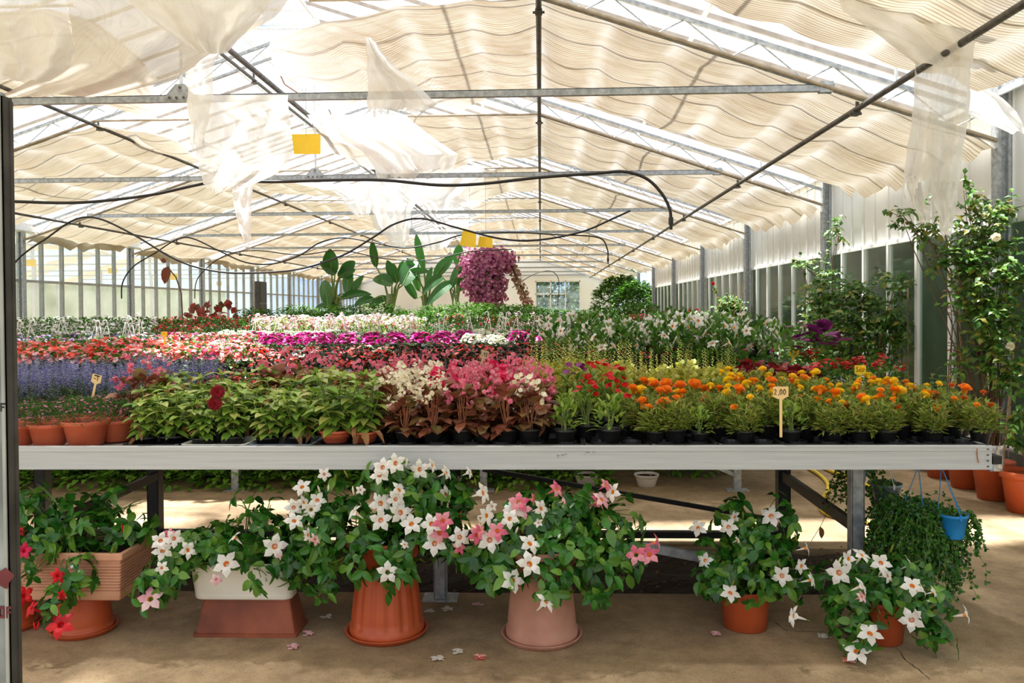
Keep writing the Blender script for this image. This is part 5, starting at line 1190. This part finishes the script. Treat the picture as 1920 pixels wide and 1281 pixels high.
block(K_begp, 725, 1000, (4.5, 4.66), .125, 'tall pink begonia at the back of the begonia block', 'tall pink begonias', 1.1)
block(K_imp_r, 725, 990, (4.86, 5.08, 5.25), .18, 'scarlet impatiens with dark leaves behind the pink begonias', 'scarlet impatiens behind the begonias', 1.0)
block(K_col, 1010, 1180, (4.34, 4.48, 4.62, 4.78, 4.94, 5.1, 5.24), .14, 'yellow green coleus with tall flower spikes behind the vinca', 'spiky coleus behind the vinca', 1.15)
block(K_col, 1190, 1370, (4.44, 4.6, 4.76, 4.94, 5.1, 5.24), .14, 'yellow green coleus behind the first marigolds', 'coleus behind the marigolds', 1.05)
block(K_colr, 1385, 1530, (4.62, 4.8, 4.98, 5.16), .15, 'dark red coleus edged with lime in the back rows of the front bench', 'red coleus', 1.1)
block(K_coln, 1370, 1470, (4.56,), .14, 'bright lime coleus in front of the red coleus', 'lime coleus', 1.1)
for i, (px, y) in enumerate(((1535,4.75),(1560,4.95),(1590,4.8),(1530,5.12),(1665,4.8),(1640,5.0),(1575,5.15),(1610,5.15))):
    put(K_gerred, px2x(px, y), y, ZB, 'red geranium in the back right corner of the front bench, %s from the left' % ORD[[0,2,4,1,7,6,3,5].index(i) if False else [1,2,4,0,7,6,3,5][i]], 'red geraniums', 1.1)
for i, (px, y) in enumerate(((1500,5.22),(1530,5.26))): put(K_pel, px2x(px, y), y, ZB+.02, ('purple pelargonium, left one behind the red geraniums', 'purple pelargonium, right one behind the red geraniums')[i], 'purple pelargoniums', 1.3)
# ---------------- benches behind (top at .80)
def field(y0, y1, dy, x0f, x1f, dx_, choose, z=.80, fs=1.0):
    y = y0; k = 0
    while y < y1:
        x = x0f(y) + (dx_/2 if k % 2 else 0)
        while x < x1f(y):
            c = choose(P_px(x, y), y, x)
            if c: put(c[0], x+rnd.uniform(-.03,.03), y+rnd.uniform(-.03,.03), z+(c[4] if len(c) > 4 else 0), c[1], c[2], c[3]*fs)
            x += dx_
        y += dy; k += 1
def P_px(x, y): return 1015 + x/y*FPX
def ch2(px, y, x):
    if px > 1035:
        if px > 1500: return (K_ger_r, 'geranium with red flowers at the right end of the second bench', 'geraniums at the right end of the second bench', 1.1)
        return (K_man, 'white star flowered mandevilla on the second bench' + (' near its right end' if px > 1270 else ''), 'white mandevillas, ' + ('right' if px > 1270 else 'left'), 1.25, -.05) if (int(y*4) % 3 or px > 1100) and rnd.random() < .8 else (K_imp_k, 'dark leaved impatiens between the mandevillas', 'dark impatiens among mandevillas', 1.2, -.05)
    if px < 190: return (K_imp_s, 'salmon and pale pink impatiens at the far left of the second bench', 'salmon impatiens far left', 1.1)
    if px < 330: return (K_imp_m if rnd.random() < .6 else K_imp_s, 'pink impatiens in the left block of the second bench', 'pink impatiens left block', 1.1)
    if px < 480: return (K_imp_m if rnd.random() < .45 else K_imp_s if rnd.random() < .6 else K_imp_r, 'mixed pink and red impatiens left of centre on the second bench', 'mixed impatiens', 1.1)
    if px < 760: return (K_imp_r if rnd.random() < .62 else K_imp_k if rnd.random() < .75 else K_imp_w, 'impatiens with dark leaves and scattered flowers in the middle of the second bench', 'dark leaved impatiens, middle', 1.0, -.05)
    return (K_imp_r if rnd.random() < .55 else K_imp_k, 'red impatiens with dark leaves right of centre on the second bench', 'dark leaved impatiens, right', 1.0, -.05)
field(6.6, 8.6, .25, lambda y: max(-6.5, -.69*y), lambda y: 2.05, .25, ch2, .90, 1.13)
def ch3(px, y, x):
    if px < 280: return (K_pet_p if y < 10.2 else K_lob_w, 'petunia with ' + ('small purple' if y < 10.2 else 'white') + ' flowers on the left of the third bench', 'left petunias, ' + ('purple' if y < 10.2 else 'white'), 1.1)
    if px < 470 and y < 10.1: return (K_imp_m, 'pink and rose impatiens on the third bench left of the magenta petunias', 'rose impatiens third bench', 1.15)
    if px < 880 and y < 10.4: return (K_pet_m, 'magenta petunia in the bright band across the middle of the third bench', 'magenta petunias', 1.1)
    if 370 < px < 960: return (K_pet_w, 'white petunia in the sunlit band on the third bench', 'white petunias', 1.1)
    if px <= 370: return (K_ger_r, 'red geranium on the left of the third bench', 'red geraniums third bench', 1.05)
    if px > 1230: return (K_man, 'white mandevilla at the right end of the third bench', 'mandevillas third bench', 1.2)
    return (rnd.choice([K_imp_k, K_ger_g, K_pet_m]), 'mixed flowering plant right of the magenta petunias on the third bench', 'mixed plants third bench', 1.1)
field(9.45, 11.4, .3, lambda y: max(-8.9, -.69*y), lambda y: 2.0, .3, ch3, .94)
def ch4(px, y, x):
    if px < 280: return (K_lob_w, 'white petunia at the far left of the fourth bench', 'white petunias fourth bench', 1.3)
    if px < 465: return (K_ger_r, 'red geranium among green leaves on the left of the fourth bench', 'red geraniums fourth bench', 1.2)
    if px < 790: return (K_ger_p, 'pale pink and white geranium in the sunlit part of the fourth bench', 'pale geraniums fourth bench', 1.2)
    return (K_ger_g if rnd.random() < .8 else K_ger_r, 'green geranium with few flowers right of centre on the fourth bench', 'green geraniums fourth bench', 1.2)
field(12.25, 14.2, .34, lambda y: max(-9.2, -.69*y), lambda y: 2.0, .34, ch4, 1.0)
# white hangers stand up out of the third bench: baskets set down on it
hooks = [597,610,629,646,673,690,710,756,770,778,825,835,884,918,938,945,951,971,1004,1013,1060,1210] + [116,125,183,190,204,240,251,264,482,506,524,546,556,598,612,628]
hooks = sorted(hooks)
for i, px in enumerate(hooks):
    y = rnd.choice((10.6, 10.9, 11.2)) if px > 300 else rnd.choice((9.3, 9.8, 10.3)); y += rnd.uniform(-.1,.1)
    ks = K_basketw if 400 < px < 900 and rnd.random() < .5 else K_basketp if px > 450 and px < 880 and rnd.random() < .3 else K_basket
    put(ks, px2x(px, y), y, .95, 'flowering basket with a white hanger and hook, %s from the left' % (ORD[i]), 'baskets with white hangers set down on the benches', 1.0, rz=rnd.uniform(-.5,.5)+rnd.choice((0,PI)))
for px, y in ((37, 8.45), (60, 8.7)): put(K_basket, px2x(px, y), y, .93, 'flowering basket with a white hanger, %s beside the door post' % ('nearest' if px < 50 else 'second'), 'baskets with white hangers set down on the benches', 1.1, rz=0)
# ---------------- low green plants under the second bench
def ivy():
    mb = g_leaves(300, .32, .24, 0, .085, .05, .4, 3); return Kind('ground_cover', 'ground cover', None, [foliage(mb, leafm('bright ivy leaf', [(84,138,34),(120,172,54),(62,112,30),(150,190,80)], transl=.35))])
K_ivy = two(ivy, 3)
for r_, y in enumerate((6.85, 7.25)):
    x = -5.2
    while x < .35:
        put(K_ivy, x, y, 0, 'leafy green ground cover growing under the second bench', 'ground cover under the second bench'); x += .42
for x in (1.15, 1.4): put(K_ivy, x, 7.4, 0, 'dark fern-like ground cover by the leg of the second bench', 'ground cover by the bench leg', .9)
for i, px in enumerate((1098, 1208)):
    K = general('begonia', G_bronze, 50, [F_dkred], 6, R_=.14, H=.12, pot='basket', fr=.015); K.place((P(px, 900, 6.9).x, 6.75, .0), ('white pot of red brown leaves under the second bench, left one', 'white pot of red brown leaves under the second bench, right one')[i], None, sc=.95)
# ---------------- hedge and big plants behind
def bush(R_, H, n, L, W, lm, flw=None, nf=0):
    mb = MB(); 
    for k in range(n):
        a = rnd.random()*6.3; t_ = rnd.random(); r = R_*(1-.75*t_**4)*rnd.uniform(.8, 1.05); q_ = R_*.85*rnd.random()**.5; p = Vector((math.cos(a)*r, math.sin(a)*r, H*t_)) if rnd.random() < .65 else Vector((math.cos(a)*q_, math.sin(a)*q_, H*rnd.uniform(.9,1.05)*(1-(.05 if lm is G_hedge and R_ < .6 else .35)*(q_/R_)**2)))
        mb.leaf(p, Vector((math.cos(a), math.sin(a), .7))+rv(.7), Vector((0,0,1))+rv(.4), L*rnd.uniform(.7,1.2), W, 0, droop=.3, seg=2)
    parts = [foliage(mb, lm)]; s = MB()
    for k in range(7): s.tube([Vector((rnd.uniform(-.04,.04), rnd.uniform(-.04,.04), 0)), Vector((rnd.uniform(-.5,.5)*R_, rnd.uniform(-.5,.5)*R_, H*.9))], [.014,.006], 5)
    parts.append(('stems', s.mesh('stems', M_bstem)))
    if nf:
        f = MB()
        for k in range(nf): a = rnd.random()*6.3; f.petals(Vector((math.cos(a)*R_, math.sin(a)*R_, H*rnd.uniform(.7,1.02))), Vector((math.cos(a), math.sin(a)-.5, .5)), 5, .035, .2)
        parts.append(('blossoms', f.mesh('blossoms', flw)))
    return parts
K_hedge = [Kind('hedge_shrub', 'shrub', None, bush(.46, 1.44, 900, .085, .045, G_hedge)) for _ in range(3)]
x = -6.0; i = 0
while x < 2.2:
    for y in (16.6, 17.5):
        put(K_hedge, x, y+rnd.uniform(-.1,.1), 0, 'dense green hedge shrub behind the benches, %s from the left in the %s row' % (ORD[i], 'front' if y < 17 else 'back'), 'hedge shrubs', 1.0)
    x += .62; i += 1
K_hedf = [Kind('hibiscus', 'shrub', None, bush(.5, 1.5, 700, .1, .06, G_mid, F_orred, 5)) for _ in range(2)]
for i, (x, y) in enumerate(((2.2, 15.0), (2.7, 16.2), (2.9, 18.5), (2.6, 20), (2.55, 13.2))): put(K_hedf, x, y, 0, ('hibiscus bush with an orange bloom at the right end of the hedge', 'hibiscus bush right of the hedge, second', 'hibiscus bush close to the steel post', 'hibiscus bush deep behind the hedge on the right', 'leafy bush beside the right wall before the hedge')[i], None, 1.0)
# strappy leaved clivias at the left
def strap():
    mb = MB()
    for k in range(46):
        a = rnd.random()*6.3; d = Vector((math.cos(a), math.sin(a), rnd.uniform(1.0, 2.4))); mb.leaf(Vector((math.cos(a)*.05, math.sin(a)*.05, 0)), d, Vector((0,0,1)), rnd.uniform(.5,.8), .035, 0, fold=.3, droop=.55, seg=5)
    return Kind('strap_leaved_plant', 'potted plant', 'basket', [foliage(mb, G_dark)])
K_strap = two(strap, 2)
for i in range(14): put(K_strap, px2x(212+i*20, 16), 15.6+(i % 3)*.5, .80, 'dark strap leaved plant in front of the left glass wall, %s from the left' % ORD[i], 'strap leaved plants on the left', 1.0)
bench(15.3, 16.3, -9.3, -5.4, .80, 'short back bench at the left carrying strap leaved plants')
def redleaf(): 
    mb = MB(); 
    for k in range(16): p, d = dome(.3, .8, .3, .2); mb.leaf(p, d+rv(.6), Vector((0,-1,.3)), .24, .17, 0, droop=.5, seg=3)
    s = MB(); g_stems(s, 8, .25, 1.0, .01); return Kind('caladium', 'potted plant', 'basket', [foliage(mb, leafm('red caladium leaf', [(150,30,36),(120,60,40),(176,60,56),(90,70,40)])), ('stems', s.mesh('stems', M_stem))])
K_cal = two(redleaf, 2)
for i, (px, y) in enumerate(((368, 16.5), (400, 16.8), (425, 16.4))): put(K_cal, px2x(px, y), y, .62, 'red leaved caladium standing tall on the left, %s from the left' % ORD[i], 'red caladiums', .8)
t = thing('alocasia', 'single tall brown arrow leaf on a long bent stalk at the left', 'potted plant', px2x(342,16) and (px2x(342, 16), 16, .8)); m = MB(); q = [P(342,590,16), P(340,550,16), P(330,520,16), P(315,502,16)]; m.tube([tuple(t.location)]+q, .014, 6); local(m, t).build('stalk', M_bstem, t)
m = MB(); m.leaf(P(316,500,16), Vector((-.3,-.2,-1)), Vector((0,-1,0)), .32, .2, 0, seg=5); m.leaf(P(312,492,16), Vector((-.6,0,.4)), Vector((0,-1,0)), .16, .1, 0, seg=4); local(m, t).build('leaf', leafm('brown leaf', [(110,50,34),(130,66,40)]), t)
# banana plants
def bleaf(mb, p, d, L, W, droop):
    x_, d_, n_ = frame_to(d, Vector((rnd.uniform(-.4,.4), -1, .3))); seg = 9; vs = []; fs = []; 
    for i in range(seg+1):
        t_ = i/seg; w = W/2*math.sin(PI*min(1, t_*.94+.05))**.55; c = p + d_*(L*t_) - Vector((0,0,1))*(droop*L*t_*t_) - n_*(.12*L*t_*t_); e = n_*(.25*w)
        vs += [c-x_*w+e, c, c+x_*w+e]
    for i in range(seg): a = i*3; fs += [(a, a+1, a+4, a+3), (a+1, a+2, a+5, a+4)]
    mb.add(vs, fs)
def banana(lab, px, Y, leaves, base_h=0, fan=True):
    b = P(px, 600, Y); b = Vector((b.x, Y, 0)); t = thing('banana_plant', lab, 'large plant', b); st = MB(); 
    for k in range(3): st.tube([b+Vector((rnd.uniform(-.12,.12), rnd.uniform(-.12,.12), 0)), b+Vector((rnd.uniform(-.14,.14), 0, 1.9))], [.09, .05], 8)
    local(st, t).build('trunk', surf('banana stem', (96,110,58), (130,140,84), rough=.6, scale=6), t, smooth=True)
    for (x0, y0, x1, y1, wpx, dr) in leaves:
        a = P(x0, y0, Y+rnd.uniform(-.3,.3)); e = P(x1, y1, Y+rnd.uniform(-.5,.3)); d = e-a; L = d.length; W = wpx*Y/FPX
        s = MB(); s.tube([b+Vector((0,0,1.4)), (b+Vector((0,0,1.9)))*.5+a*.5, a, a+(e-a)*.5], [.03,.022,.018,.010], 6); local(s, t).build('leaf_stalk', M_stem, t)
        m = MB(); bleaf(m, a, d + Vector((0,0,dr*L)), L, W, dr); local(m, t).build('leaf', G_ban, t)
banana('banana-like plant with broad upright leaves, leftmost of the group', 625, 20.5, [(622,515,618,470,30,.0),(640,515,665,488,22,.1),(615,575,608,520,24,0),(635,520,668,500,22,.3),(655,560,678,515,18,.05),(640,560,700,548,16,.35),(632,575,580,580,14,.3),(650,550,655,500,20,.0),(628,515,600,488,20,.1)])
banana('banana-like plant with a drooping dark leaf, second from the left', 735, 20, [(705,500,697,455,16,0),(735,535,695,515,26,.25),(745,530,725,490,20,0),(750,520,755,490,14,0),(755,535,780,480,34,.05),(760,520,805,505,16,.35),(728,560,690,575,18,.3),(700,560,668,570,16,.2),(745,530,735,495,18,0)])
banana('tallest banana-like plant with narrow upright leaves, centre of the group', 800, 20.5, [(795,505,778,440,16,0),(815,520,848,478,24,.05),(785,525,765,485,16,0),(800,540,808,500,12,.0),(780,560,755,520,16,.1),(785,545,775,500,16,.05)])
banana('banana-like plant with split arching leaf beside the pink climber', 855, 20, [(850,530,810,565,22,.35),(865,530,885,475,20,.05),(860,500,860,460,22,.0),(845,540,880,470,22,.1),(870,520,900,490,18,.2),(830,520,800,545,20,.4),(865,545,870,500,20,.05)])
# bougainvillea column
t = thing('bougainvillea', 'pink purple flowering climber forming a tall column in the middle distance', 'climbing plant', (P(915,600,19).x, 19, 0)); m = MB(); lf = MB()
def cloudp(m, c, rx, ry, n, s, k=3):
    for q in range(n):
        a = rdir(); g_ = 1+.55*noise.noise(a*2.3+c*3); p = c + Vector((a.x*rx, a.y*.35, a.z*ry))*rnd.uniform(.5,1.12)*g_; m.petals(p, a+rv(.5)+Vector((0,-.4,0)), k, s, .4, w=1.0)
for (px, py, rx, ry, n) in ((905,500,40,34,650),(925,490,38,28,500),(900,530,30,30,420),(925,535,26,40,420),(912,560,30,26,300),(885,515,14,40,160),(945,490,22,16,150),(890,545,14,30,110)):
    cloudp(m, P(px, py, 19), rx*19/FPX, ry*19/FPX, n, .042)
for k in range(300): a = rdir(); p = P(912, 530, 19)+Vector((a.x*.4, a.y*.3, a.z*.7)); lf.leaf(p, rdir(), Vector((0,-1,.5)), .07, .04, seg=2)
local(m, t).build('blossoms', F_boug, t); local(lf, t).build('foliage', G_mid, t)
s = MB(); s.tube([t.location, P(908,560,19), P(915,500,19)], [.06,.05,.03], 7); s.tube([t.location+Vector((.1,0,0)), P(925,560,19), P(935,500,19)], [.05,.04,.02], 7); local(s, t).build('trunk', M_bstem, t)
t = thing('leaning_climber', 'thin climber of dry pale blossoms leaning to the right of the pink column', 'climbing plant', (P(1000,600,19.2).x, 19.2, 0)); m = MB(); q = [P(948,480,19.1), P(962,505,19.1), P(980,545,19.1), P(994,580,19.1)]
for a, b in zip(q, q[1:]):
    for k in range(150): p = a.lerp(b, rnd.random())+rdir()*.12; m.petals(p, rdir(), 3, .03, .3)
local(m, t).build('blossoms', leafm('dry bract', [(190,150,130),(214,176,150),(170,110,110),(120,130,70)]), t); s = MB(); s.tube([tuple(t.location)]+[tuple(p) for p in q[::-1]], .03, 6); local(s, t).build('trunk', M_bstem, t)
# trees in the right opening behind, and outside
K_tree = [Kind('leafy_tree', 'tree', None, bush(1.3, 3.0, 3600, .2, .12, G_tree)) for _ in range(3)]
K_treed = [Kind('leafy_tree', 'tree', None, bush(1.2, 2.6, 2200, .2, .1, G_hedge)) for _ in range(2)]
for i, (x, y, s_, k) in enumerate(((3.2,24.4,.6,K_treed),(3.6,30.5,.95,K_treed),(5.8,29.5,1,K_tree),(6.0,32,1.1,K_tree),(5.4,34,.9,K_treed),(6.2,27.5,1.0,K_tree),(3.2,32.2,1.0,K_treed))):
    put(k, x, y, 0, 'leafy green tree filling the opening behind the right wall, %s from the front' % ORD[[0,2,3,4,6,1,5][i]], 'trees in the right opening', s_)
for i, (x, y, s_) in enumerate(((-1.5,47,1.6),(1.2,48,1.7),(3.6,46.5,1.5),(0.2,50,1.9))): put(K_tree, x, y, -.13, 'sunlit tree outside the back window, %s from the left' % ORD[[0,2,3,1][i]], 'trees outside the back window', s_)
# growth outside the right wall, seen through the glass
K_out = [Kind('wild_shrub', 'shrub', None, bush(.75, 1.7, 700, .22, .05, G_hedge)) for _ in range(3)]
y = 4.6; i = 0
while y < 27:
    put(K_out, 5.0+rnd.uniform(-.1,.1), y, -.13, 'blurred green shrub outside the right glass, %s from the front' % (ORD[i]), 'shrubs outside the right wall', rnd.uniform(.85,1.15)); y += 1.15; i += 1
# neighbouring house seen through the left glass
nb = MB(); nb.box((-24, 10, 0), (-23.9, 60, 3.0)); struct(nb.build('trim_neighbour_wall', surf('hazy green far wall', (178,192,170), (216,222,210), rough=.9, scale=.7)))
nb = MB(); nb.box((-24, 6, -.02), (XL-.1, 60, -.005)); struct(nb.build('trim_neighbour_floor', M_floor))
for k, y in enumerate((14.0, 18.0, 22.0, 26.0, 30.0, 34.0, 38.0)):
    c = MB(); fo = []; nx = 40
    for j in range(7):
        for i in range(nx+1):
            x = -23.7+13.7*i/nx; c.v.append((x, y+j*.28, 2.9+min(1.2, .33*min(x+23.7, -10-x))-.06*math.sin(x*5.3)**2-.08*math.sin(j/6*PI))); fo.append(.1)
    for j in range(6):
        for i in range(nx): a = j*(nx+1)+i; c.f.append((a, a+1, a+nx+2, a+nx+1)); c.m.append(0)
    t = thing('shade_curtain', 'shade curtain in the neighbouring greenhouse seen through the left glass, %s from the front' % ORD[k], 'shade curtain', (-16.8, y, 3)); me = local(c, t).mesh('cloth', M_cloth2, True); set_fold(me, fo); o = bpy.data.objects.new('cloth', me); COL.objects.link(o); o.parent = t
    m = MB(); m.box((-22.2, y-.02, 3.05), (-11.5, y+.02, 3.1)); m.box((-16.9, y-.03, 3.1), (-16.8, y+.03, 4.3)); local(m, t).build('tie_bar', M_steel_l, t)
    for xx in (-16.8, -23.4): 
        m = MB(); m.box((xx-.05, y-.05, 0), (xx+.05, y+.05, 3.0 if xx < -20 else 3.1)); local(m, t).build('post', M_steel_l, t)
for i, (px, py, w_, h_, Y) in enumerate(((54,493,28,13,21),(211,508,17,10,24),(326,519,14,12,27),(411,532,10,8,30))):
    card([(px-w_/2,py-h_/2),(px+w_/2,py-h_/2),(px+w_/2,py+h_/2),(px-w_/2,py+h_/2)], Y, 'yellow sticky card in the neighbouring greenhouse, %s from the left' % ORD[i])
i = 0
for y in (13, 16, 19, 22, 26, 30): put(K_out, -11.4-rnd.random(), y, 0, 'pale green shrub outside the left glass wall, %s from the front' % ORD[i], 'shrubs outside the left wall', .6); i += 1
# ---------------- price tags
def strokes(ch):
    S = {'0': [[(.5,1),(.15,.75),(.1,.3),(.4,0),(.75,.2),(.85,.65),(.5,1)]], '2': [[(.1,.8),(.4,1),(.75,.8),(.6,.45),(.1,.05),(.9,.02)]], '5': [[(.85,1),(.25,1),(.15,.6),(.6,.6),(.8,.3),(.45,0),(.1,.1)]],
         '4': [[(.6,0),(.6,1),(.1,.35),(.9,.35)]], '9': [[(.8,.75),(.45,.95),(.15,.7),(.4,.5),(.8,.7),(.7,.05)]], ',': [[(.5,.08),(.35,-.15)]], '1': [[(.3,.8),(.55,1),(.55,0)]], '-': [[(.0,.5),(1,.45)]]}
    return S[ch]
def write(mb, text, cx_, cz, h, fwd, wr=.55, th=.0016):
    w = h*wr; tot = len(text)*w*1.15; x = cx_-tot/2
    for ch in text:
        for s_ in strokes(ch): mb.tube([(x+p[0]*w, fwd, cz+(p[1]-.5)*h) for p in s_], th, 4)
        x += w*(1.15 if ch != ',' else .7)
def price(px, py, pyb, Y, w, h, txt, mat, lab, tilt=0, band=False):
    c = P(px, py, Y); b = P(px, pyb, Y); t = thing('price_tag', lab, 'price tag', (c.x, c.y, c.z)); t.rotation_euler = (0, tilt, 0)
    m = MB(); W = w/2; H = h/2; ch = H*.35
    o = [(-W+ch*.3,-H),(-W,-H+ch*.3),(-W,H-ch*.3),(-W+ch*.3,H),(W-ch*.3,H),(W,H-ch*.3),(W,-H+ch*.3),(W-ch,-H),(W*.35,-H-ch),(-W*.35,-H-ch)]
    m.add([(x, -.001, z) for x, z in o]+[(x, .001, z) for x, z in o], [tuple(range(9,-1,-1)), tuple(range(10,20))]+[(i, (i+1)%10, 10+(i+1)%10, 10+i) for i in range(10)]); m.build('plate', mat, t)
    L = c.z-b.z; m = MB(); m.box((-.006, -.0015, -L), (.006, .0012, -H)); m.build('stake', mat, t)
    m = MB(); write(m, txt, 0, 0, h*.52, -.0022); 
    if band: m.box((-W*.5, -.002, H*.55), (W*.6, -.0012, H*.85))
    m.build('writing', M_ink, t)
price(1464, 735, 820, 3.66, .068, .048, '2,00', M_tag, 'cream price tag reading 2,00 on a tall stake among the marigolds')
price(1613, 693, 715, 4.55, .062, .048, '500', M_tagy, 'yellow price tag reading 500 by the red geraniums')
price(1489, 661, 680, 5.3, .06, .05, '5,0', M_tagy, 'yellow price tag by the purple pelargoniums', .2, True)
price(181, 710, 750, 4.02, .05, .042, '-1', M_tag, 'orange price tag stuck in a cuphea pot with faded writing', .22, True)
price(908, 664, 692, 4.4, .046, .040, '4,95', surf('brown price tag', (196,170,130), rough=.7), 'dull brown price tag behind the pink begonias', .3)
price(308, 626, 656, 7.2, .055, .04, '-', M_tagy, 'small yellow price tag among the pink impatiens on the left', 0)
# ---------------- fallen petals on the floor
for i, (px, py, fm, lab) in enumerate(((612,1160,F_white,'left of the fluted pot'),(576,1192,F_palepink,'between the planter and the fluted pot'),(548,1217,F_palepink,'below the cream planter'),(806,1150,F_white,'just right of the fluted pot'),(837,1146,F_white,'beside the bench leg foot'),(897,1137,F_palepink,'behind, between the two tall pots'),(822,1238,F_white,'lowest, in front between the tall pots'),(857,1225,F_white,'with a long tube, between the tall pots'),(898,1236,F_salmon,'right of the long one between the tall pots'),(1341,1192,F_palepink,'left of the small orange pot'),(1542,1197,F_white,'between the two small orange pots'),(1594,1243,F_salmon,'small, in front of the rightmost pot'))):
    c = gz(px, py); t = thing('fallen_flower', 'wilted mandevilla flower lying on the floor, ' + lab, 'fallen flower', (c.x, c.y, .004), rz=rnd.random()*6); m = MB()
    for k in range(5): m.leaf(Vector((0,0,.003+.001*k)), Vector((math.cos(k*1.1+rnd.random()*.5), math.sin(k*1.1), .12)), Vector((0,0,1)), rnd.uniform(.024,.04), .026, 0, fold=rnd.uniform(-.2,.4), droop=.05, seg=3)
    m.build('petals', fm, t); m = MB(); m.tube([(0,0,.005), (-.03,.01,.004)], [.004,.0015], 6); m.build('flower_tube', F_cream, t)
db = MB()
for k in range(420):
    px, py = rnd.uniform(60,1900), rnd.uniform(1120,1278); c = gz(px, py); db.card(c+Vector((0,0,.002)), Vector((rnd.uniform(-1,1), rnd.uniform(-1,1), .05)), Vector((0,0,1)), rnd.uniform(.003,.012), .004)
tag(db.build('floor_debris', G_dry), 'tiny brown crumbs and bits of leaf scattered over the concrete floor', 'debris', kind='stuff')
# dry leaf caught in a thread by the bench leg
t = thing('dry_leaf', 'curled dry brown leaf hanging on a thread left of the bench leg', 'dry leaf', P(1541, 990, 4.2)); m = MB(); m.leaf(P(1538,988,4.2), Vector((.2,0,-1)), Vector((0,-1,0)), .06, .028, 0, fold=.6, seg=4); local(m, t).build('blade', G_dry, t)
m = MB(); m.tube([P(1521,1015,4.2), P(1538,988,4.2), P(1556,950,4.2), P(1590,925,4.2)], .0015, 4); local(m, t).build('thread', M_bstem, t)
# ---------------- weathered door jamb at the left edge, close to the camera
t = thing('door_jamb', 'weathered grey metal door jamb close to the camera at the left edge', 'door jamb', (P(10, 700, 1.0).x, 1.0, 0))
M_jamb = surf('worn painted metal', (96,104,106), (150,158,160), rough=.6, scale=5, detail=8, stops=(.42,.6)); M_jambd = surf('dark jamb edge', (42,40,38), (74,70,66), rough=.6, scale=14)
xr_ = P(32, 760, 1.0).x; top = P(10, 186, 1.0).z
m = MB(); m.box((xr_-.30, .981, 0), (xr_-.002, .99, top+.004)); local(m, t).build('face_plate', M_jamb, t)
m = MB(); m.box((xr_-.002, .984, 0), (xr_, 1.0, top)); m.box((xr_, .994, 0), (xr_+.0012, 1.0, top-.004)); local(m, t).build('edge_profile', M_jambd, t)
m = MB(); m.box((xr_-.006, .979, 0), (xr_-.002, .985, top)); local(m, t).build('light_bead', surf('bead', (130,132,130), (160,160,156), rough=.5, scale=9), t)
M_redp = surf('dark red lettering', (92,34,38), (110,44,46), rough=.8, scale=30)
def blk(m, ch, px, py, w, h):
    c = P(px, py, .978); s = 1/FPX; W = w*s; H = h*s; th = W*.26
    B = lambda x0, z0, x1, z1: m.box((c.x+x0*W, .9785, c.z+z0*H), (c.x+x1*W, .9808, c.z+z1*H))
    if ch == 'O': B(0,0,.28,1); B(.72,0,1,1); B(.28,.82,.72,1); B(.28,0,.72,.18)
    if ch == 'F': B(0,0,.3,1); B(.3,.8,1,1); B(.3,.42,.85,.6)
m = MB(); blk(m, 'O', -4, 1160, 12, 22); blk(m, 'F', 11, 1160, 9, 22); local(m, t).build('lettering', M_redp, t)
m = MB(); blk(m, 'F', 0, 772, 9, 16); local(m, t).build('black_letter', M_ink, t)
m = MB(); c = P(6, 1085, .978)
m.add([(c.x+.012*math.cos(a)*(1+.3*math.sin(a*3)), .9785, c.z+.012*math.sin(a)*(1+.2*math.cos(a*5))) for a in [2*PI*k/20 for k in range(20)]], [tuple(range(19,-1,-1))]); local(m, t).build('red_smear', M_redp, t)
# ------------------------------------------------------------------ sky and sun
w = bpy.data.worlds.new('sky'); scene.world = w; w.use_nodes = True; nt = w.node_tree
for n in list(nt.nodes): nt.nodes.remove(n)
out = N(nt, 'ShaderNodeOutputWorld'); bg = N(nt, 'ShaderNodeBackground', i_Strength=SKY); tc = N(nt, 'ShaderNodeTexCoord')
ns = N(nt, 'ShaderNodeTexNoise', i_Scale=2.2, i_Detail=7.0, i_Roughness=.55); mp = N(nt, 'ShaderNodeMapping'); mp.inputs['Scale'].default_value = (1, 1, 2.2)
nt.links.new(tc.outputs['Generated'], mp.inputs[0]); nt.links.new(mp.outputs[0], ns.inputs['Vector'])
nt.links.new(ramp(nt, ns.outputs[0], [(.36, (158,192,238)), (.46, (232,238,246)), (.56, (252,251,249))]), bg.inputs[0]); nt.links.new(bg.outputs[0], out.inputs[0])
ld = bpy.data.lights.new('sun', 'SUN'); ld.energy = SUN; ld.angle = R(3); ld.color = (1, .97, .92)
lo = bpy.data.objects.new('sun', ld); COL.objects.link(lo); lo.rotation_euler = (R(-14), R(-8), 0)
vs_ = scene.view_settings; vs_.view_transform = 'Standard'; vs_.look = 'None'; vs_.gamma = 1; vs_.use_curve_mapping = False; vs_.exposure = EXPO
scene.cycles.max_bounces = 9; scene.cycles.transparent_max_bounces = 24; scene.cycles.transmission_bounces = 6; scene.cycles.diffuse_bounces = 5
